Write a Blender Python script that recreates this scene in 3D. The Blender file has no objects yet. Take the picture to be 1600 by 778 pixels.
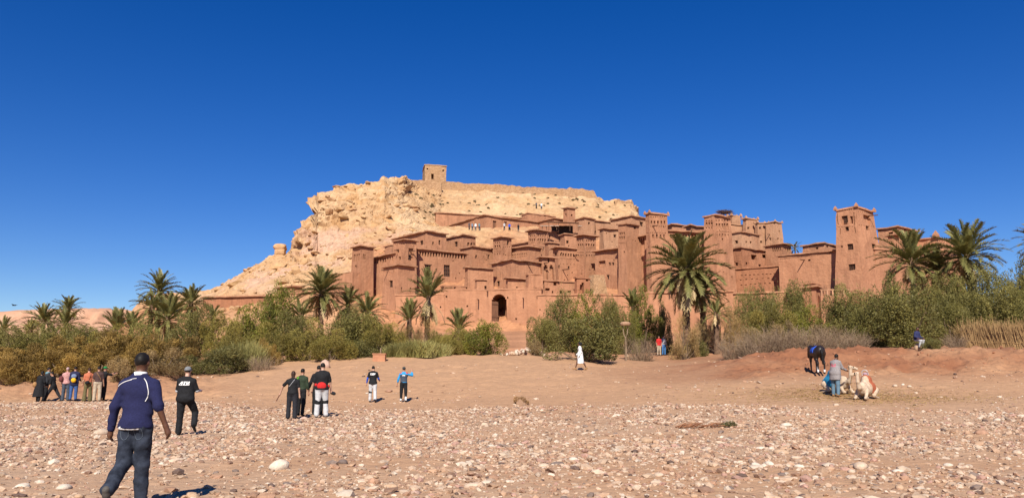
import bpy, math, random
import numpy as np
from mathutils import Vector
from mathutils.bvhtree import BVHTree

# ---------------------------------------------------------------- camera, sky, sun, exposure
SC = bpy.context.scene
COL = SC.collection
F = 1232.0                      # focal length in pixels of the 1600 px wide photograph
PITCH = math.atan(198.0 / F)
EYE = 1.5
cam_d = bpy.data.cameras.new('camera')
cam_d.sensor_width = 36.0
cam_d.lens = 36.0 * F / 1600.0
cam_d.clip_start = 0.1
cam_d.clip_end = 20000.0
cam = bpy.data.objects.new('camera', cam_d)
cam.location = (0, 0, EYE)
cam.rotation_euler = (math.pi / 2 + PITCH, 0, 0)
COL.objects.link(cam)
SC.camera = cam

SUN_EL = math.radians(41.0)
SUN_AZ = math.radians(5.0)      # shadows run away from the camera, a little to the right
world = bpy.data.worlds.new('World')
SC.world = world
world.use_nodes = True
wn = world.node_tree
wn.nodes.clear()
sky = wn.nodes.new('ShaderNodeTexSky')
sky.sky_type = 'NISHITA'
sky.sun_disc = False
sky.sun_elevation = SUN_EL
sky.sun_rotation = math.pi + SUN_AZ
sky.altitude = 1300
sky.air_density = 1.0
sky.dust_density = 0.25
sky.ozone_density = 4.0
bg = wn.nodes.new('ShaderNodeBackground')
bg.inputs['Strength'].default_value = 0.074
hs = wn.nodes.new('ShaderNodeHueSaturation')
hs.inputs['Saturation'].default_value = 1.36
hs.inputs['Hue'].default_value = 0.518
wo = wn.nodes.new('ShaderNodeOutputWorld')
wn.links.new(sky.outputs[0], hs.inputs['Color'])
wn.links.new(hs.outputs[0], bg.inputs[0])
wn.links.new(bg.outputs[0], wo.inputs[0])

sun_d = bpy.data.lights.new('sun', 'SUN')
sun_d.energy = 5.0
sun_d.angle = math.radians(0.53)
sun_d.color = (1.0, 0.93, 0.82)
sun = bpy.data.objects.new('sun', sun_d)
ray = Vector((math.sin(SUN_AZ) * math.cos(SUN_EL), math.cos(SUN_AZ) * math.cos(SUN_EL), -math.sin(SUN_EL)))
sun.rotation_euler = ray.to_track_quat('-Z', 'Y').to_euler()
sun.location = (-20, -60, 60)
COL.objects.link(sun)

SC.view_settings.view_transform = 'Standard'
SC.view_settings.look = 'None'
SC.view_settings.exposure = 0.55
SC.view_settings.gamma = 1.0
SC.view_settings.use_curve_mapping = False

# ---------------------------------------------------------------- helpers
RS = np.random.RandomState(7)
random.seed(7)
CP, SP = math.cos(PITCH), math.sin(PITCH)

def at(px, py, Y):
    """point of the place at forward distance Y that the photograph shows at pixel px, py"""
    k = (389.0 - py) / F
    dx = (px - 800.0) / F
    dy = CP - k * SP
    t = Y / dy
    return np.array((t * dx, Y, EYE + t * (SP + k * CP)))

def at_z(px, Z, Y):
    s = (Z - EYE) / Y
    k = (s * CP - SP) / (CP + s * SP)
    return np.array(((px - 800.0) / F / (CP - k * SP) * Y, Y, Z))

def ratio(px, Z, Y):
    return at_z(px, Z, Y)[0] / Y

def h3(ix, iy, iz, seed):
    with np.errstate(over='ignore'):
        n = (ix.astype(np.uint32) * np.uint32(374761393) + iy.astype(np.uint32) * np.uint32(668265263)
             + iz.astype(np.uint32) * np.uint32(2147483647) + np.uint32((seed * 1274126177) & 0xffffffff))
        n = (n ^ (n >> np.uint32(13))) * np.uint32(1274126177)
        n = (n ^ (n >> np.uint32(15))) * np.uint32(2246822519)
        n = n ^ (n >> np.uint32(16))
    return n.astype(np.float64) / 4294967295.0

def vnoise(P, seed=0):
    P = np.asarray(P, float)
    I = np.floor(P).astype(np.int64)
    f = P - I
    f = f * f * (3 - 2 * f)
    r = 0
    for dx in (0, 1):
        for dy in (0, 1):
            for dz in (0, 1):
                w = (f[..., 0] if dx else 1 - f[..., 0]) * (f[..., 1] if dy else 1 - f[..., 1]) * (f[..., 2] if dz else 1 - f[..., 2])
                r = r + w * h3(I[..., 0] + dx, I[..., 1] + dy, I[..., 2] + dz, seed)
    return r * 2 - 1

def fbm(P, octv=4, seed=0):
    r, a = 0, 1.0
    P = np.asarray(P, float)
    for o in range(octv):
        r = r + a * vnoise(P * 2 ** o, seed + o)
        a *= 0.5
    return r

def worley(P, seed=0):
    P = np.asarray(P, float)
    I = np.floor(P).astype(np.int64)
    d1 = np.full(P.shape[:-1], 9.0)
    d2 = d1.copy()
    idr = np.zeros(P.shape[:-1])
    for dx in (-1, 0, 1):
        for dy in (-1, 0, 1):
            for dz in (-1, 0, 1):
                a, b, c = I[..., 0] + dx, I[..., 1] + dy, I[..., 2] + dz
                q = np.stack((a + h3(a, b, c, seed), b + h3(a, b, c, seed + 1), c + h3(a, b, c, seed + 2)), -1)
                d = np.sqrt(((q - P) ** 2).sum(-1))
                m = d < d1
                d2 = np.where(m, d1, np.minimum(d2, d))
                idr = np.where(m, h3(a, b, c, seed + 3), idr)
                d1 = np.where(m, d, d1)
    return d1, d2, idr

def sstep(a, b, x):
    t = np.clip((x - a) / (b - a), 0, 1)
    return t * t * (3 - 2 * t)

def mesh_np(name, V, Fc, mats=(), mi=None, smooth=False, cols=None):
    """mesh from an array of verts and an array (or list of arrays) of faces"""
    me = bpy.data.meshes.new(name)
    V = np.ascontiguousarray(V, dtype=np.float32)
    blocks = Fc if isinstance(Fc, (list, tuple)) else [Fc]
    blocks = [np.ascontiguousarray(b, dtype=np.int32) for b in blocks if len(b)]
    me.vertices.add(len(V))
    me.vertices.foreach_set('co', V.ravel())
    flat = np.concatenate([b.ravel() for b in blocks])
    tot = np.concatenate([np.full(len(b), b.shape[1], np.int32) for b in blocks])
    st = np.concatenate(([0], np.cumsum(tot)[:-1])).astype(np.int32)
    me.loops.add(len(flat))
    me.loops.foreach_set('vertex_index', flat)
    me.polygons.add(len(tot))
    me.polygons.foreach_set('loop_start', st)
    me.polygons.foreach_set('loop_total', tot)
    for m in mats:
        me.materials.append(m)
    if mi is not None:
        me.polygons.foreach_set('material_index', np.ascontiguousarray(mi, dtype=np.int32))
    me.polygons.foreach_set('use_smooth', np.full(len(tot), smooth, bool))
    if cols is not None:
        ca = me.color_attributes.new('col', 'FLOAT_COLOR', 'POINT')
        c4 = np.ones((len(V), 4), np.float32)
        c4[:, :3] = cols
        ca.data.foreach_set('color', c4.ravel())
    me.update(calc_edges=True)
    me.validate()
    return me

def add(name, me, parent=None, loc=(0, 0, 0), rot=(0, 0, 0), scale=(1, 1, 1), label=None, cat=None, group=None, kind=None):
    o = bpy.data.objects.new(name, me)
    COL.objects.link(o)
    if parent is not None:
        o.parent = parent
    o.location = loc
    o.rotation_euler = rot
    o.scale = scale if hasattr(scale, '__len__') else (scale,) * 3
    if label: o['label'] = label
    if cat: o['category'] = cat
    if group: o['group'] = group
    if kind: o['kind'] = kind
    return o

def empty(name, loc, label, cat, group=None, rz=0.0, scale=1.0):
    o = add(name, None, None, loc, (0, 0, rz), scale, label, cat, group)
    o.empty_display_size = 0.3
    return o

class MB:
    """collects polygons for one mesh"""
    def __init__(s):
        s.v, s.f, s.m = [], [], []
    def quad(s, a, b, c, d, m=0):
        n = len(s.v)
        s.v += [tuple(a), tuple(b), tuple(c), tuple(d)]
        s.f.append((n, n + 1, n + 2, n + 3)); s.m.append(m)
    def poly(s, pts, m=0):
        n = len(s.v)
        s.v += [tuple(p) for p in pts]
        s.f.append(tuple(range(n, n + len(pts)))); s.m.append(m)
    def box(s, o, ax, ay, az, m=0):
        """box from corner o along three edge vectors"""
        o, ax, ay, az = (np.array(q, float) for q in (o, ax, ay, az))
        n = len(s.v)
        for k in range(8):
            s.v.append(tuple(o + ax * (k & 1) + ay * ((k >> 1) & 1) + az * ((k >> 2) & 1)))
        for q in ((0, 2, 3, 1), (4, 5, 7, 6), (0, 1, 5, 4), (2, 6, 7, 3), (0, 4, 6, 2), (1, 3, 7, 5)):
            s.f.append(tuple(n + i for i in q)); s.m.append(m)
    def tube(s, pts, rad, n=6, m=0, cap=True):
        pts = [np.array(p, float) for p in pts]
        base = len(s.v)
        for i, p in enumerate(pts):
            t = pts[min(i + 1, len(pts) - 1)] - pts[max(i - 1, 0)]
            t /= np.linalg.norm(t) + 1e-9
            u = np.cross(t, (0, 0, 1.0)) if abs(t[2]) < .95 else np.cross(t, (1.0, 0, 0))
            u /= np.linalg.norm(u)
            w = np.cross(t, u)
            for k in range(n):
                a = 2 * math.pi * k / n
                s.v.append(tuple(p + rad[i] * (u * math.cos(a) + w * math.sin(a))))
        for i in range(len(pts) - 1):
            for k in range(n):
                a, b = base + i * n + k, base + i * n + (k + 1) % n
                s.f.append((a, b, b + n, a + n)); s.m.append(m)
        if cap:
            s.f.append(tuple(base + k for k in range(n))[::-1]); s.m.append(m)
            s.f.append(tuple(base + (len(pts) - 1) * n + k for k in range(n))); s.m.append(m)
    def mesh(s, name, mats, smooth=False):
        me = bpy.data.meshes.new(name)
        me.from_pydata(s.v, [], s.f)
        for m in mats: me.materials.append(m)
        me.polygons.foreach_set('material_index', s.m)
        if smooth: me.polygons.foreach_set('use_smooth', [True] * len(s.f))
        me.update()
        return me
    def build(s, name, mats, parent=None, smooth=False, **k):
        return add(name, s.mesh(name, mats if isinstance(mats, (list, tuple)) else [mats], smooth), parent, **k)

# ---------------------------------------------------------------- materials
def pm(name, c1, c2=None, scale=1.0, rough=.9, c3=None, scale3=.2, amt3=.5, bump=0.0, bscale=None, rand=0.0, attr=False,
       stretch=(1, 1, 1), coords='world', transl=0.0, contrast=(.35, .65), spec=.25, streak=0.0):
    m = bpy.data.materials.new(name)
    m.use_nodes = True
    nt = m.node_tree
    N, L = nt.nodes, nt.links
    b = N['Principled BSDF']
    b.inputs['Roughness'].default_value = rough
    b.inputs['Specular IOR Level'].default_value = spec
    if coords == 'world':
        g = N.new('ShaderNodeNewGeometry'); vec = g.outputs['Position']
    else:
        g = N.new('ShaderNodeTexCoord'); vec = g.outputs['Object']
    mp = N.new('ShaderNodeMapping'); mp.inputs['Scale'].default_value = stretch
    L.new(vec, mp.inputs['Vector']); vec = mp.outputs[0]
    def noise(sc, det=5):
        n = N.new('ShaderNodeTexNoise'); n.inputs['Scale'].default_value = sc; n.inputs['Detail'].default_value = det
        n.inputs['Roughness'].default_value = .6
        L.new(vec, n.inputs['Vector'])
        return n.outputs['Fac']
    def mix(fac, a, bcol, mode='MIX'):
        x = N.new('ShaderNodeMix'); x.data_type = 'RGBA'; x.blend_type = mode
        for sock, v in ((x.inputs[0], fac), (x.inputs[6], a), (x.inputs[7], bcol)):
            if hasattr(v, 'links') or isinstance(v, bpy.types.NodeSocket): L.new(v, sock)
            elif isinstance(v, (int, float)): sock.default_value = v
            else: sock.default_value = (*v, 1)
        return x.outputs[2]
    def ramp(s, a, bb):
        r = N.new('ShaderNodeMapRange'); r.inputs[1].default_value = a; r.inputs[2].default_value = bb
        L.new(s, r.inputs[0]); return r.outputs[0]
    c2 = c2 or c1
    if attr:
        at_ = N.new('ShaderNodeAttribute'); at_.attribute_name = 'col'
        col = mix(ramp(noise(scale), *contrast), mix(1.0, at_.outputs['Color'], c1, 'MULTIPLY'), mix(1.0, at_.outputs['Color'], c2, 'MULTIPLY'))
    else:
        col = mix(ramp(noise(scale), *contrast), c1, c2)
    if c3 is not None:
        r3 = N.new('ShaderNodeMath'); r3.operation = 'MULTIPLY'; r3.inputs[1].default_value = amt3
        L.new(ramp(noise(scale3), .45, .65), r3.inputs[0])
        col = mix(r3.outputs[0], col, c3)
    if streak:      # rain streaks and eroded patches of the earth plaster
        m2 = N.new('ShaderNodeMapping'); m2.inputs['Scale'].default_value = (2.2, 2.2, .22); L.new(g.outputs[0], m2.inputs['Vector'])
        n2 = N.new('ShaderNodeTexNoise'); n2.inputs['Scale'].default_value = 1.0; n2.inputs['Detail'].default_value = 4; L.new(m2.outputs[0], n2.inputs['Vector'])
        r2 = N.new('ShaderNodeMath'); r2.operation = 'MULTIPLY'; r2.inputs[1].default_value = streak
        L.new(ramp(n2.outputs['Fac'], .48, .75), r2.inputs[0])
        col = mix(r2.outputs[0], col, tuple(x * .55 for x in c2))
        n3 = N.new('ShaderNodeTexNoise'); n3.inputs['Scale'].default_value = .35; n3.inputs['Detail'].default_value = 8; n3.inputs['Roughness'].default_value = .7; L.new(g.outputs[0], n3.inputs['Vector'])
        r3 = N.new('ShaderNodeMath'); r3.operation = 'MULTIPLY'; r3.inputs[1].default_value = .6
        L.new(ramp(n3.outputs['Fac'], .58, .66), r3.inputs[0])
        col = mix(r3.outputs[0], col, tuple(min(1, x * 1.3) for x in c1))
    if rand:
        oi = N.new('ShaderNodeObjectInfo')
        h = N.new('ShaderNodeHueSaturation')
        mr = N.new('ShaderNodeMapRange'); mr.inputs[3].default_value = 1 - rand; mr.inputs[4].default_value = 1 + rand
        L.new(oi.outputs['Random'], mr.inputs[0]); L.new(mr.outputs[0], h.inputs['Value'])
        L.new(col, h.inputs['Color']); col = h.outputs[0]
    L.new(col, b.inputs['Base Color'])
    if bump:
        bp = N.new('ShaderNodeBump'); bp.inputs['Strength'].default_value = 1.0; bp.inputs['Distance'].default_value = bump
        L.new(noise(bscale or scale * 4, 6), bp.inputs['Height']); L.new(bp.outputs[0], b.inputs['Normal'])
    if transl:
        tr = N.new('ShaderNodeBsdfTranslucent'); L.new(col, tr.inputs[0])
        ms = N.new('ShaderNodeMixShader'); ms.inputs[0].default_value = transl
        L.new(b.outputs[0], ms.inputs[1]); L.new(tr.outputs[0], ms.inputs[2])
        L.new(ms.outputs[0], N['Material Output'].inputs['Surface'])
    return m
# ---------------------------------------------------------------- ground (river bed and banks)
GC = [  # pixel column, (distance, height) knots
    (-700, [(0, 0), (20, 0), (30, .05), (44, .2), (48, .5), (52, 1.3), (60, 1.9), (80, 3), (118, 5.5)]),
    (200, [(0, 0), (20, 0), (30, .05), (44, .2), (47, .6), (51, 1.5), (60, 2.0), (80, 3), (118, 6)]),
    (380, [(0, 0), (20, 0), (30, .05), (42, .25), (50, 1.2), (55, 1.9), (80, 4), (118, 7.5)]),
    (600, [(0, 0), (20, 0), (28, .08), (40, .15), (50, 1.5), (60, 2.8), (80, 4), (118, 8.2)]),
    (840, [(0, 0), (20, 0), (28, .1), (40, .5), (51, 1.83), (62, 3.0), (77, 3.8), (118, 8.4)]),
    (1030, [(0, 0), (20, 0), (34, .5), (51, 1.85), (77, 3.6), (118, 8.4)]),
    (1275, [(0, 0), (20, 0), (34, .6), (44, 1.65), (46.5, 1.9), (49.5, 3.1), (60, 3.6), (118, 8.4)]),
    (1600, [(0, 0), (20, 0), (34, .7), (40, 1.2), (44, 1.8), (47.5, 3.05), (60, 3.6), (118, 8)]),
    (2400, [(0, 0), (20, 0), (34, .7), (40, 1.2), (44, 1.8), (47.5, 3.05), (60, 3.6), (118, 7)]),
]
GYS = np.concatenate((np.arange(0, 70, .5), np.arange(70, 130, 3)))
GA = np.array([(c - 800) / F for c, _ in GC])
GT = np.array([np.interp(GYS, [k[0] for k in ks], [k[1] for k in ks]) for _, ks in GC])
_k = np.array([1, 2, 3, 2, 1.]); _k /= _k.sum()
GT = np.array([np.convolve(np.pad(r, 2, mode='edge'), _k, mode='valid') for r in GT])

def ground_z(X, Y, fine=True):
    X, Y = np.asarray(X, float), np.asarray(Y, float)
    Yc = np.maximum(Y, .5)
    a = np.clip(X / np.maximum(Yc, 4.0), GA[0], GA[-1] - 1e-6)
    i = np.clip(np.searchsorted(GA, a, side='right') - 1, 0, len(GA) - 2)
    t = (a - GA[i]) / (GA[i + 1] - GA[i]); t = t * t * (3 - 2 * t)
    yi = np.clip(np.interp(Yc, GYS, np.arange(len(GYS))), 0, len(GYS) - 1.001)
    j = yi.astype(int); w = yi - j
    z0 = GT[i, j] * (1 - w) + GT[i, j + 1] * w
    z1 = GT[i + 1, j] * (1 - w) + GT[i + 1, j + 1] * w
    z = z0 * (1 - t) + z1 * t
    far = sstep(135, 260, Yc)
    z = z * (1 - far) + 4.0 * far
    P = np.stack((X, Y, np.zeros_like(X)), -1)
    z = z + .05 * vnoise(P * .35, 3) * sstep(0, 12, np.abs(Y)) + .025 * vnoise(P * 1.3, 4)
    if fine:   # eroded lip of the bank
        bank = sstep(41, 45, Y) * (1 - sstep(51, 55, Y)) * (sstep(.22, .34, X / np.maximum(Yc, 4)) + .8 * (1 - sstep(-.42, -.33, X / np.maximum(Yc, 4))))
        z = z + bank * (.20 * fbm(P * .9, 4, 9) + .16 * np.abs(vnoise(P * 1.9, 12)) - .22 * np.abs(vnoise(P * np.array((2.6, .8, 1)), 13)) + .10 * vnoise(P * 4.5, 14))
        z = z + .012 * vnoise(P * 5, 5) + .10 * sstep(34, 60, Y) * vnoise(P * .8, 6)
    return z

def gz(x, y):
    return float(ground_z(np.array([x]), np.array([y]))[0])

SAND = np.array((.435, .258, .145)); REDD = np.array((.245, .105, .053)); GRAVS = np.array((.43, .295, .195))
th = np.concatenate((np.linspace(-42, 42, 420), np.linspace(42, 318, 90)[1:-1])) * math.pi / 180
rr = np.concatenate((np.geomspace(.4, 8, 26)[:-1], np.geomspace(8, 40, 190)[:-1], np.linspace(40, 56, 130)[:-1], np.geomspace(56, 130, 70)[:-1], np.geomspace(130, 9000, 50)))
TH, RR = np.meshgrid(th, rr)
GX, GYY = RR * np.sin(TH), RR * np.cos(TH)
GZ = ground_z(GX, GYY)
V = np.stack((GX, GYY, GZ), -1).reshape(-1, 3)
nt_, nr_ = len(th), len(rr)
I = np.arange(nt_ * nr_).reshape(nr_, nt_)
I2 = np.roll(I, -1, axis=1)
Q = np.stack((I[:-1], I[1:], I2[1:], I2[:-1]), -1).reshape(-1, 4)
cap = len(V)
V = np.vstack((V, [[0, 0, gz(0, 0)]]))
T = np.stack((np.full(nt_, cap), I[0], I2[0]), -1)
al = V[:, 0] / np.maximum(V[:, 1], 4)
red = sstep(38, 46, V[:, 1]) * sstep(.05, .32, al) + .7 * sstep(42, 48, V[:, 1]) * (1 - sstep(-.45, -.3, al))
red = np.clip(red * (.75 + .5 * fbm(V * .3, 3, 21)), 0, 1)
grav = (1 - sstep(24, 36, V[:, 1])) * np.clip(.6 + .6 * vnoise(V * .5, 22), 0, 1)
gc = SAND[None] * (1 - red[:, None]) + REDD[None] * red[:, None]
gc = gc * (1 - .7 * grav[:, None]) + GRAVS[None] * .7 * grav[:, None]
fa_ = sstep(60, 74, V[:, 1]) * (1 - sstep(150, 250, V[:, 1]))
gc = gc * (1 - fa_[:, None]) + np.array((.40, .20, .105))[None] * fa_[:, None] * (1 + .25 * fbm(V * .4, 3, 27))[:, None]
M_GROUND = pm('ground_sand', (1.08, 1.06, 1.04), (.80, .78, .77), 2.6, .95, attr=True, bump=.06, bscale=5, c3=None, contrast=(.3, .7))
add('ground', mesh_np('ground', V, [Q, T], [M_GROUND], smooth=True, cols=gc), kind='structure')

# ---------------------------------------------------------------- the hill behind the village
HC = [  # pixel column: (distance, pixel row) knots from toe to crest
    (150, [(112, 600), (140, 590), (160, 585), (180, 580), (200, 575)]),
    (203, [(112, 540), (140, 512), (160, 502), (180, 494), (200, 488)]),
    (245, [(112, 538), (130, 503), (160, 480), (180, 467), (200, 459)]),
    (330, [(112, 534), (125, 500), (150, 468), (175, 460), (195, 453)]),
    (360, [(112, 530), (125, 495), (150, 460), (172, 447), (190, 437)]),
    (400, [(112, 528), (125, 490), (150, 450), (170, 428), (186, 412)]),
    (425, [(112, 527), (125, 488), (150, 444), (170, 420), (184, 400)]),
    (447, [(112, 526), (125, 486), (150, 438), (170, 413), (183, 398)]),
    (463, [(112, 526), (125, 485), (150, 436), (168, 405), (176, 388), (181, 378)]),
    (469, [(112, 526), (125, 485), (150, 434), (168, 400), (173, 378), (176, 352), (180, 346)]),
    (491, [(112, 525), (125, 484), (150, 430), (168, 390), (174, 360), (178, 340), (184, 333)]),
    (496, [(112, 525), (125, 484), (150, 429), (168, 389), (175, 356), (179, 325), (184, 306), (188, 301)]),
    (522, [(112, 524), (125, 480), (150, 424), (168, 384), (175, 352), (180, 320), (185, 300), (190, 297)]),
    (528, [(112, 524), (125, 480), (150, 422), (168, 382), (175, 350), (180, 318), (186, 296), (190, 289)]),
    (590, [(112, 524), (125, 474), (150, 408), (168, 373), (177, 345), (182, 316), (188, 293), (193, 283)]),
    (600, [(112, 524), (125, 473), (150, 406), (168, 371), (177, 344), (182, 315), (188, 291), (194, 275)]),
    (625, [(112, 524), (125, 470), (150, 401), (168, 366), (179, 341), (187, 313), (193, 292), (197, 277)]),
    (640, [(112, 524), (125, 468), (150, 398), (168, 364), (182, 338), (190, 316), (198, 300), (201, 285)]),
    (690, [(112, 524), (125, 465), (150, 394), (160, 374), (165, 361), (186, 355), (198, 325), (206, 303), (214, 295)]),
    (800, [(112, 524), (125, 465), (150, 398), (160, 376), (165, 362), (188, 356), (200, 328), (215, 304), (222, 300)]),
    (930, [(112, 524), (125, 465), (150, 405), (165, 380), (186, 360), (197, 338), (208, 324), (218, 314), (224, 309)]),
    (942, [(112, 524), (125, 465), (150, 406), (172, 367), (195, 340), (208, 328), (218, 320), (224, 317)]),
    (985, [(112, 524), (125, 466), (150, 409), (172, 370), (195, 345), (208, 332), (216, 320), (222, 316)]),
    (994, [(112, 524), (125, 466), (150, 410), (172, 372), (195, 350), (208, 340), (216, 330), (222, 326)]),
    (1002, [(112, 524), (125, 466), (150, 411), (172, 376), (195, 356), (208, 348), (222, 342)]),
    (1100, [(112, 522), (125, 466), (150, 420), (172, 390), (200, 372)]),
    (1216, [(112, 520), (125, 468), (150, 435), (172, 415), (200, 405)]),
    (1330, [(112, 520), (125, 485), (150, 462), (172, 448), (200, 440)]),
    (1500, [(112, 525), (125, 500), (150, 480), (172, 470), (200, 465)]),
    (1800, [(112, 535), (125, 525), (150, 520), (172, 516), (200, 514)]),
]
HU = np.concatenate((np.arange(150, 330, 6), np.arange(330, 700, 1.6), np.arange(700, 1010, 3), np.arange(1010, 1800, 14.0)))
NH = 250
cu = np.array([c for c, _ in HC], float)
common = np.linspace(0, 1, 140)
tabs = []
for c, ks in HC:
    ks = np.array(ks, float)
    seg = np.sqrt((np.diff(ks[:, 0]) / 60) ** 2 + (np.diff(ks[:, 1]) / 120) ** 2)
    s = np.concatenate(([0], np.cumsum(seg))); s /= s[-1]
    tabs.append((np.interp(common, s, ks[:, 0]), np.interp(common, s, ks[:, 1])))
TY = np.array([t[0] for t in tabs]); TP = np.array([t[1] for t in tabs])
cols_ = []
for u in HU:
    i = int(np.clip(np.searchsorted(cu, u, side='right') - 1, 0, len(cu) - 2))
    t = (u - cu[i]) / (cu[i + 1] - cu[i])
    ys = TY[i] * (1 - t) + TY[i + 1] * t
    ps = TP[i] * (1 - t) + TP[i + 1] * t
    pts = np.array([at(u, p, y) for p, y in zip(ps, ys)])
    top = pts[-1]
    back = [top + np.array((top[0] / top[1] * d, d, dz)) for d, dz in ((4, .2), (12, .1), (25, -3), (45, -16), (80, -40))]
    full = np.vstack((pts, back))
    s = np.concatenate(([0], np.cumsum(np.linalg.norm(np.diff(pts, axis=0), axis=1))))
    q = np.linspace(0, s[-1], NH)
    res = np.stack([np.interp(q, s, pts[:, k]) for k in range(3)], -1)
    cols_.append(np.vstack((res, back)))
HP = np.array(cols_)                       # columns x rows x 3
nu, nv = HP.shape[:2]
du = np.gradient(HP, axis=0); dv = np.gradient(HP, axis=1)
NR = np.cross(du, dv); NR /= np.linalg.norm(NR, axis=-1, keepdims=True) + 1e-9
UU = np.repeat(HU[:, None], nv, 1)
VV = np.repeat(np.linspace(0, 1, nv)[None], nu, 0)
steep = 1 - sstep(.45, .72, NR[..., 2])
ker = np.ones(9) / 9
steep = np.apply_along_axis(lambda r: np.convolve(np.pad(r, 4, mode='edge'), ker, mode='valid'), 1, steep)
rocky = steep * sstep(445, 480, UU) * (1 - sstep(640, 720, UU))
talus = (1 - rocky) * sstep(250, 340, UU) * (1 - sstep(640, 760, UU))
Pw = HP.copy()
wv = np.stack([fbm(Pw * .12, 3, 31 + k) for k in range(3)], -1)
Pq = (Pw + wv * 1.3) * np.array((.12, .12, .46))
d1, d2, idr = worley(Pq, 40)
e1 = sstep(0, .10, d2 - d1)
d1b, d2b, idb = worley((Pw + wv * .7) * np.array((.38, .38, 1.05)), 50)
e2 = sstep(0, .14, d2b - d1b)
strata = vnoise(np.stack((Pw[..., 0] * .03, Pw[..., 1] * .03, Pw[..., 2] * .9 + wv[..., 0]), -1), 77)
dispv = rocky * ((idr - .45) * 3.1 + (e1 - 1) * 1.5 + (idb - .5) * 1.1 + (e2 - 1) * .7 + strata * 1.4 + .25 * fbm(Pw * .9, 3, 66))
dispv += talus * (.55 * fbm(Pw * .35, 4, 60) + (idb - .5) * .7 * sstep(-.1, .5, vnoise(Pw * .14, 62)) + (e2 - 1) * .25)
dispv += (1 - np.clip(rocky + talus, 0, 1)) * (.40 * fbm(Pw * .4, 4, 64) + .75 * strata + (idb - .5) * .5)
dispv *= sstep(0, .06, VV)
out = NR * dispv[..., None]
HPd = HP + out
# colours: cream rock, pink marl band, sandy talus
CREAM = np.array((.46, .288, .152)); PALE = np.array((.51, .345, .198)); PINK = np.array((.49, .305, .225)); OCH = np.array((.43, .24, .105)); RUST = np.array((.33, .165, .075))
pix_y = 587 - (HP[..., 2] - EYE) / HP[..., 1] * F
nz = fbm(Pw * .10, 4, 90); nz2 = fbm(Pw * .45, 4, 95)
hc = CREAM[None, None] * np.ones((nu, nv, 1))
def blend(c, col, w):
    return c * (1 - w[..., None]) + col[None, None] * w[..., None]
hc = blend(hc, PALE, sstep(-.3, .5, nz))
hc = blend(hc, OCH, .8 * sstep(.1, .7, nz2) * (1 - .5 * sstep(690, 720, UU)))
hm = HP[..., 2]
band = lambda lo, hi, w: sstep(lo - w, lo + w, hm) * (1 - sstep(hi - w, hi + w, hm))
pink = band(27, 34, 1.3) * sstep(440, 470, UU) * (1 - sstep(600, 660, UU)) * sstep(-.75, .0, nz + .3 * nz2) + \
       band(17, 25, 2.0) * sstep(300, 350, UU) * (1 - sstep(520, 640, UU)) * sstep(-.15, .3, nz)
hc = blend(hc, PINK, np.clip(pink, 0, 1) * .65)
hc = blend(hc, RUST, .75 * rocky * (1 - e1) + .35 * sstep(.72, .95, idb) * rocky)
vil = np.clip(sstep(520, 600, UU) * sstep(372, 392, pix_y) + .7 * sstep(735, 790, UU) * sstep(354, 366, pix_y + 6 * nz2), 0, 1)
hc = blend(hc, np.array((.42, .20, .10)), np.clip(.9 * vil + .6 * (1 - sstep(13, 19, hm)) + .35 * (1 - sstep(240, 330, UU)), 0, 1))
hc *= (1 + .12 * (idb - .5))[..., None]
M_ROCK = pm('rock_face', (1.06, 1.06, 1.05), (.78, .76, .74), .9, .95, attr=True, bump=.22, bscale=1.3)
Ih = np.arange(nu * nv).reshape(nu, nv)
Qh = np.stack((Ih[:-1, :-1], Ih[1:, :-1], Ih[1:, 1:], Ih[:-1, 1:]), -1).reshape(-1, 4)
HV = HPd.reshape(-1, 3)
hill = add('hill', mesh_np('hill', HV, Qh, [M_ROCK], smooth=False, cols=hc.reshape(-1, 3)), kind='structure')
HBVH = BVHTree.FromPolygons([tuple(v) for v in HV.tolist()], Qh.tolist())

def top_z(x, y):
    z = gz(x, y)
    h = HBVH.ray_cast(Vector((x, y, 300)), Vector((0, 0, -1)))
    return max(z, h[0].z) if h[0] is not None else z

# ---------------------------------------------------------------- boulders and rocks (mesh kinds shared by all)
def ico(sub):
    import bmesh
    bm = bmesh.new()
    bmesh.ops.create_icosphere(bm, subdivisions=sub, radius=1)
    bm.verts.ensure_lookup_table()
    v = np.array([x.co[:] for x in bm.verts]); f = np.array([[q.index for q in fc.verts] for fc in bm.faces])
    bm.free()
    return v, f
ICO1, ICO2, ICO3 = ico(1), ico(2), ico(3)

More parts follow.
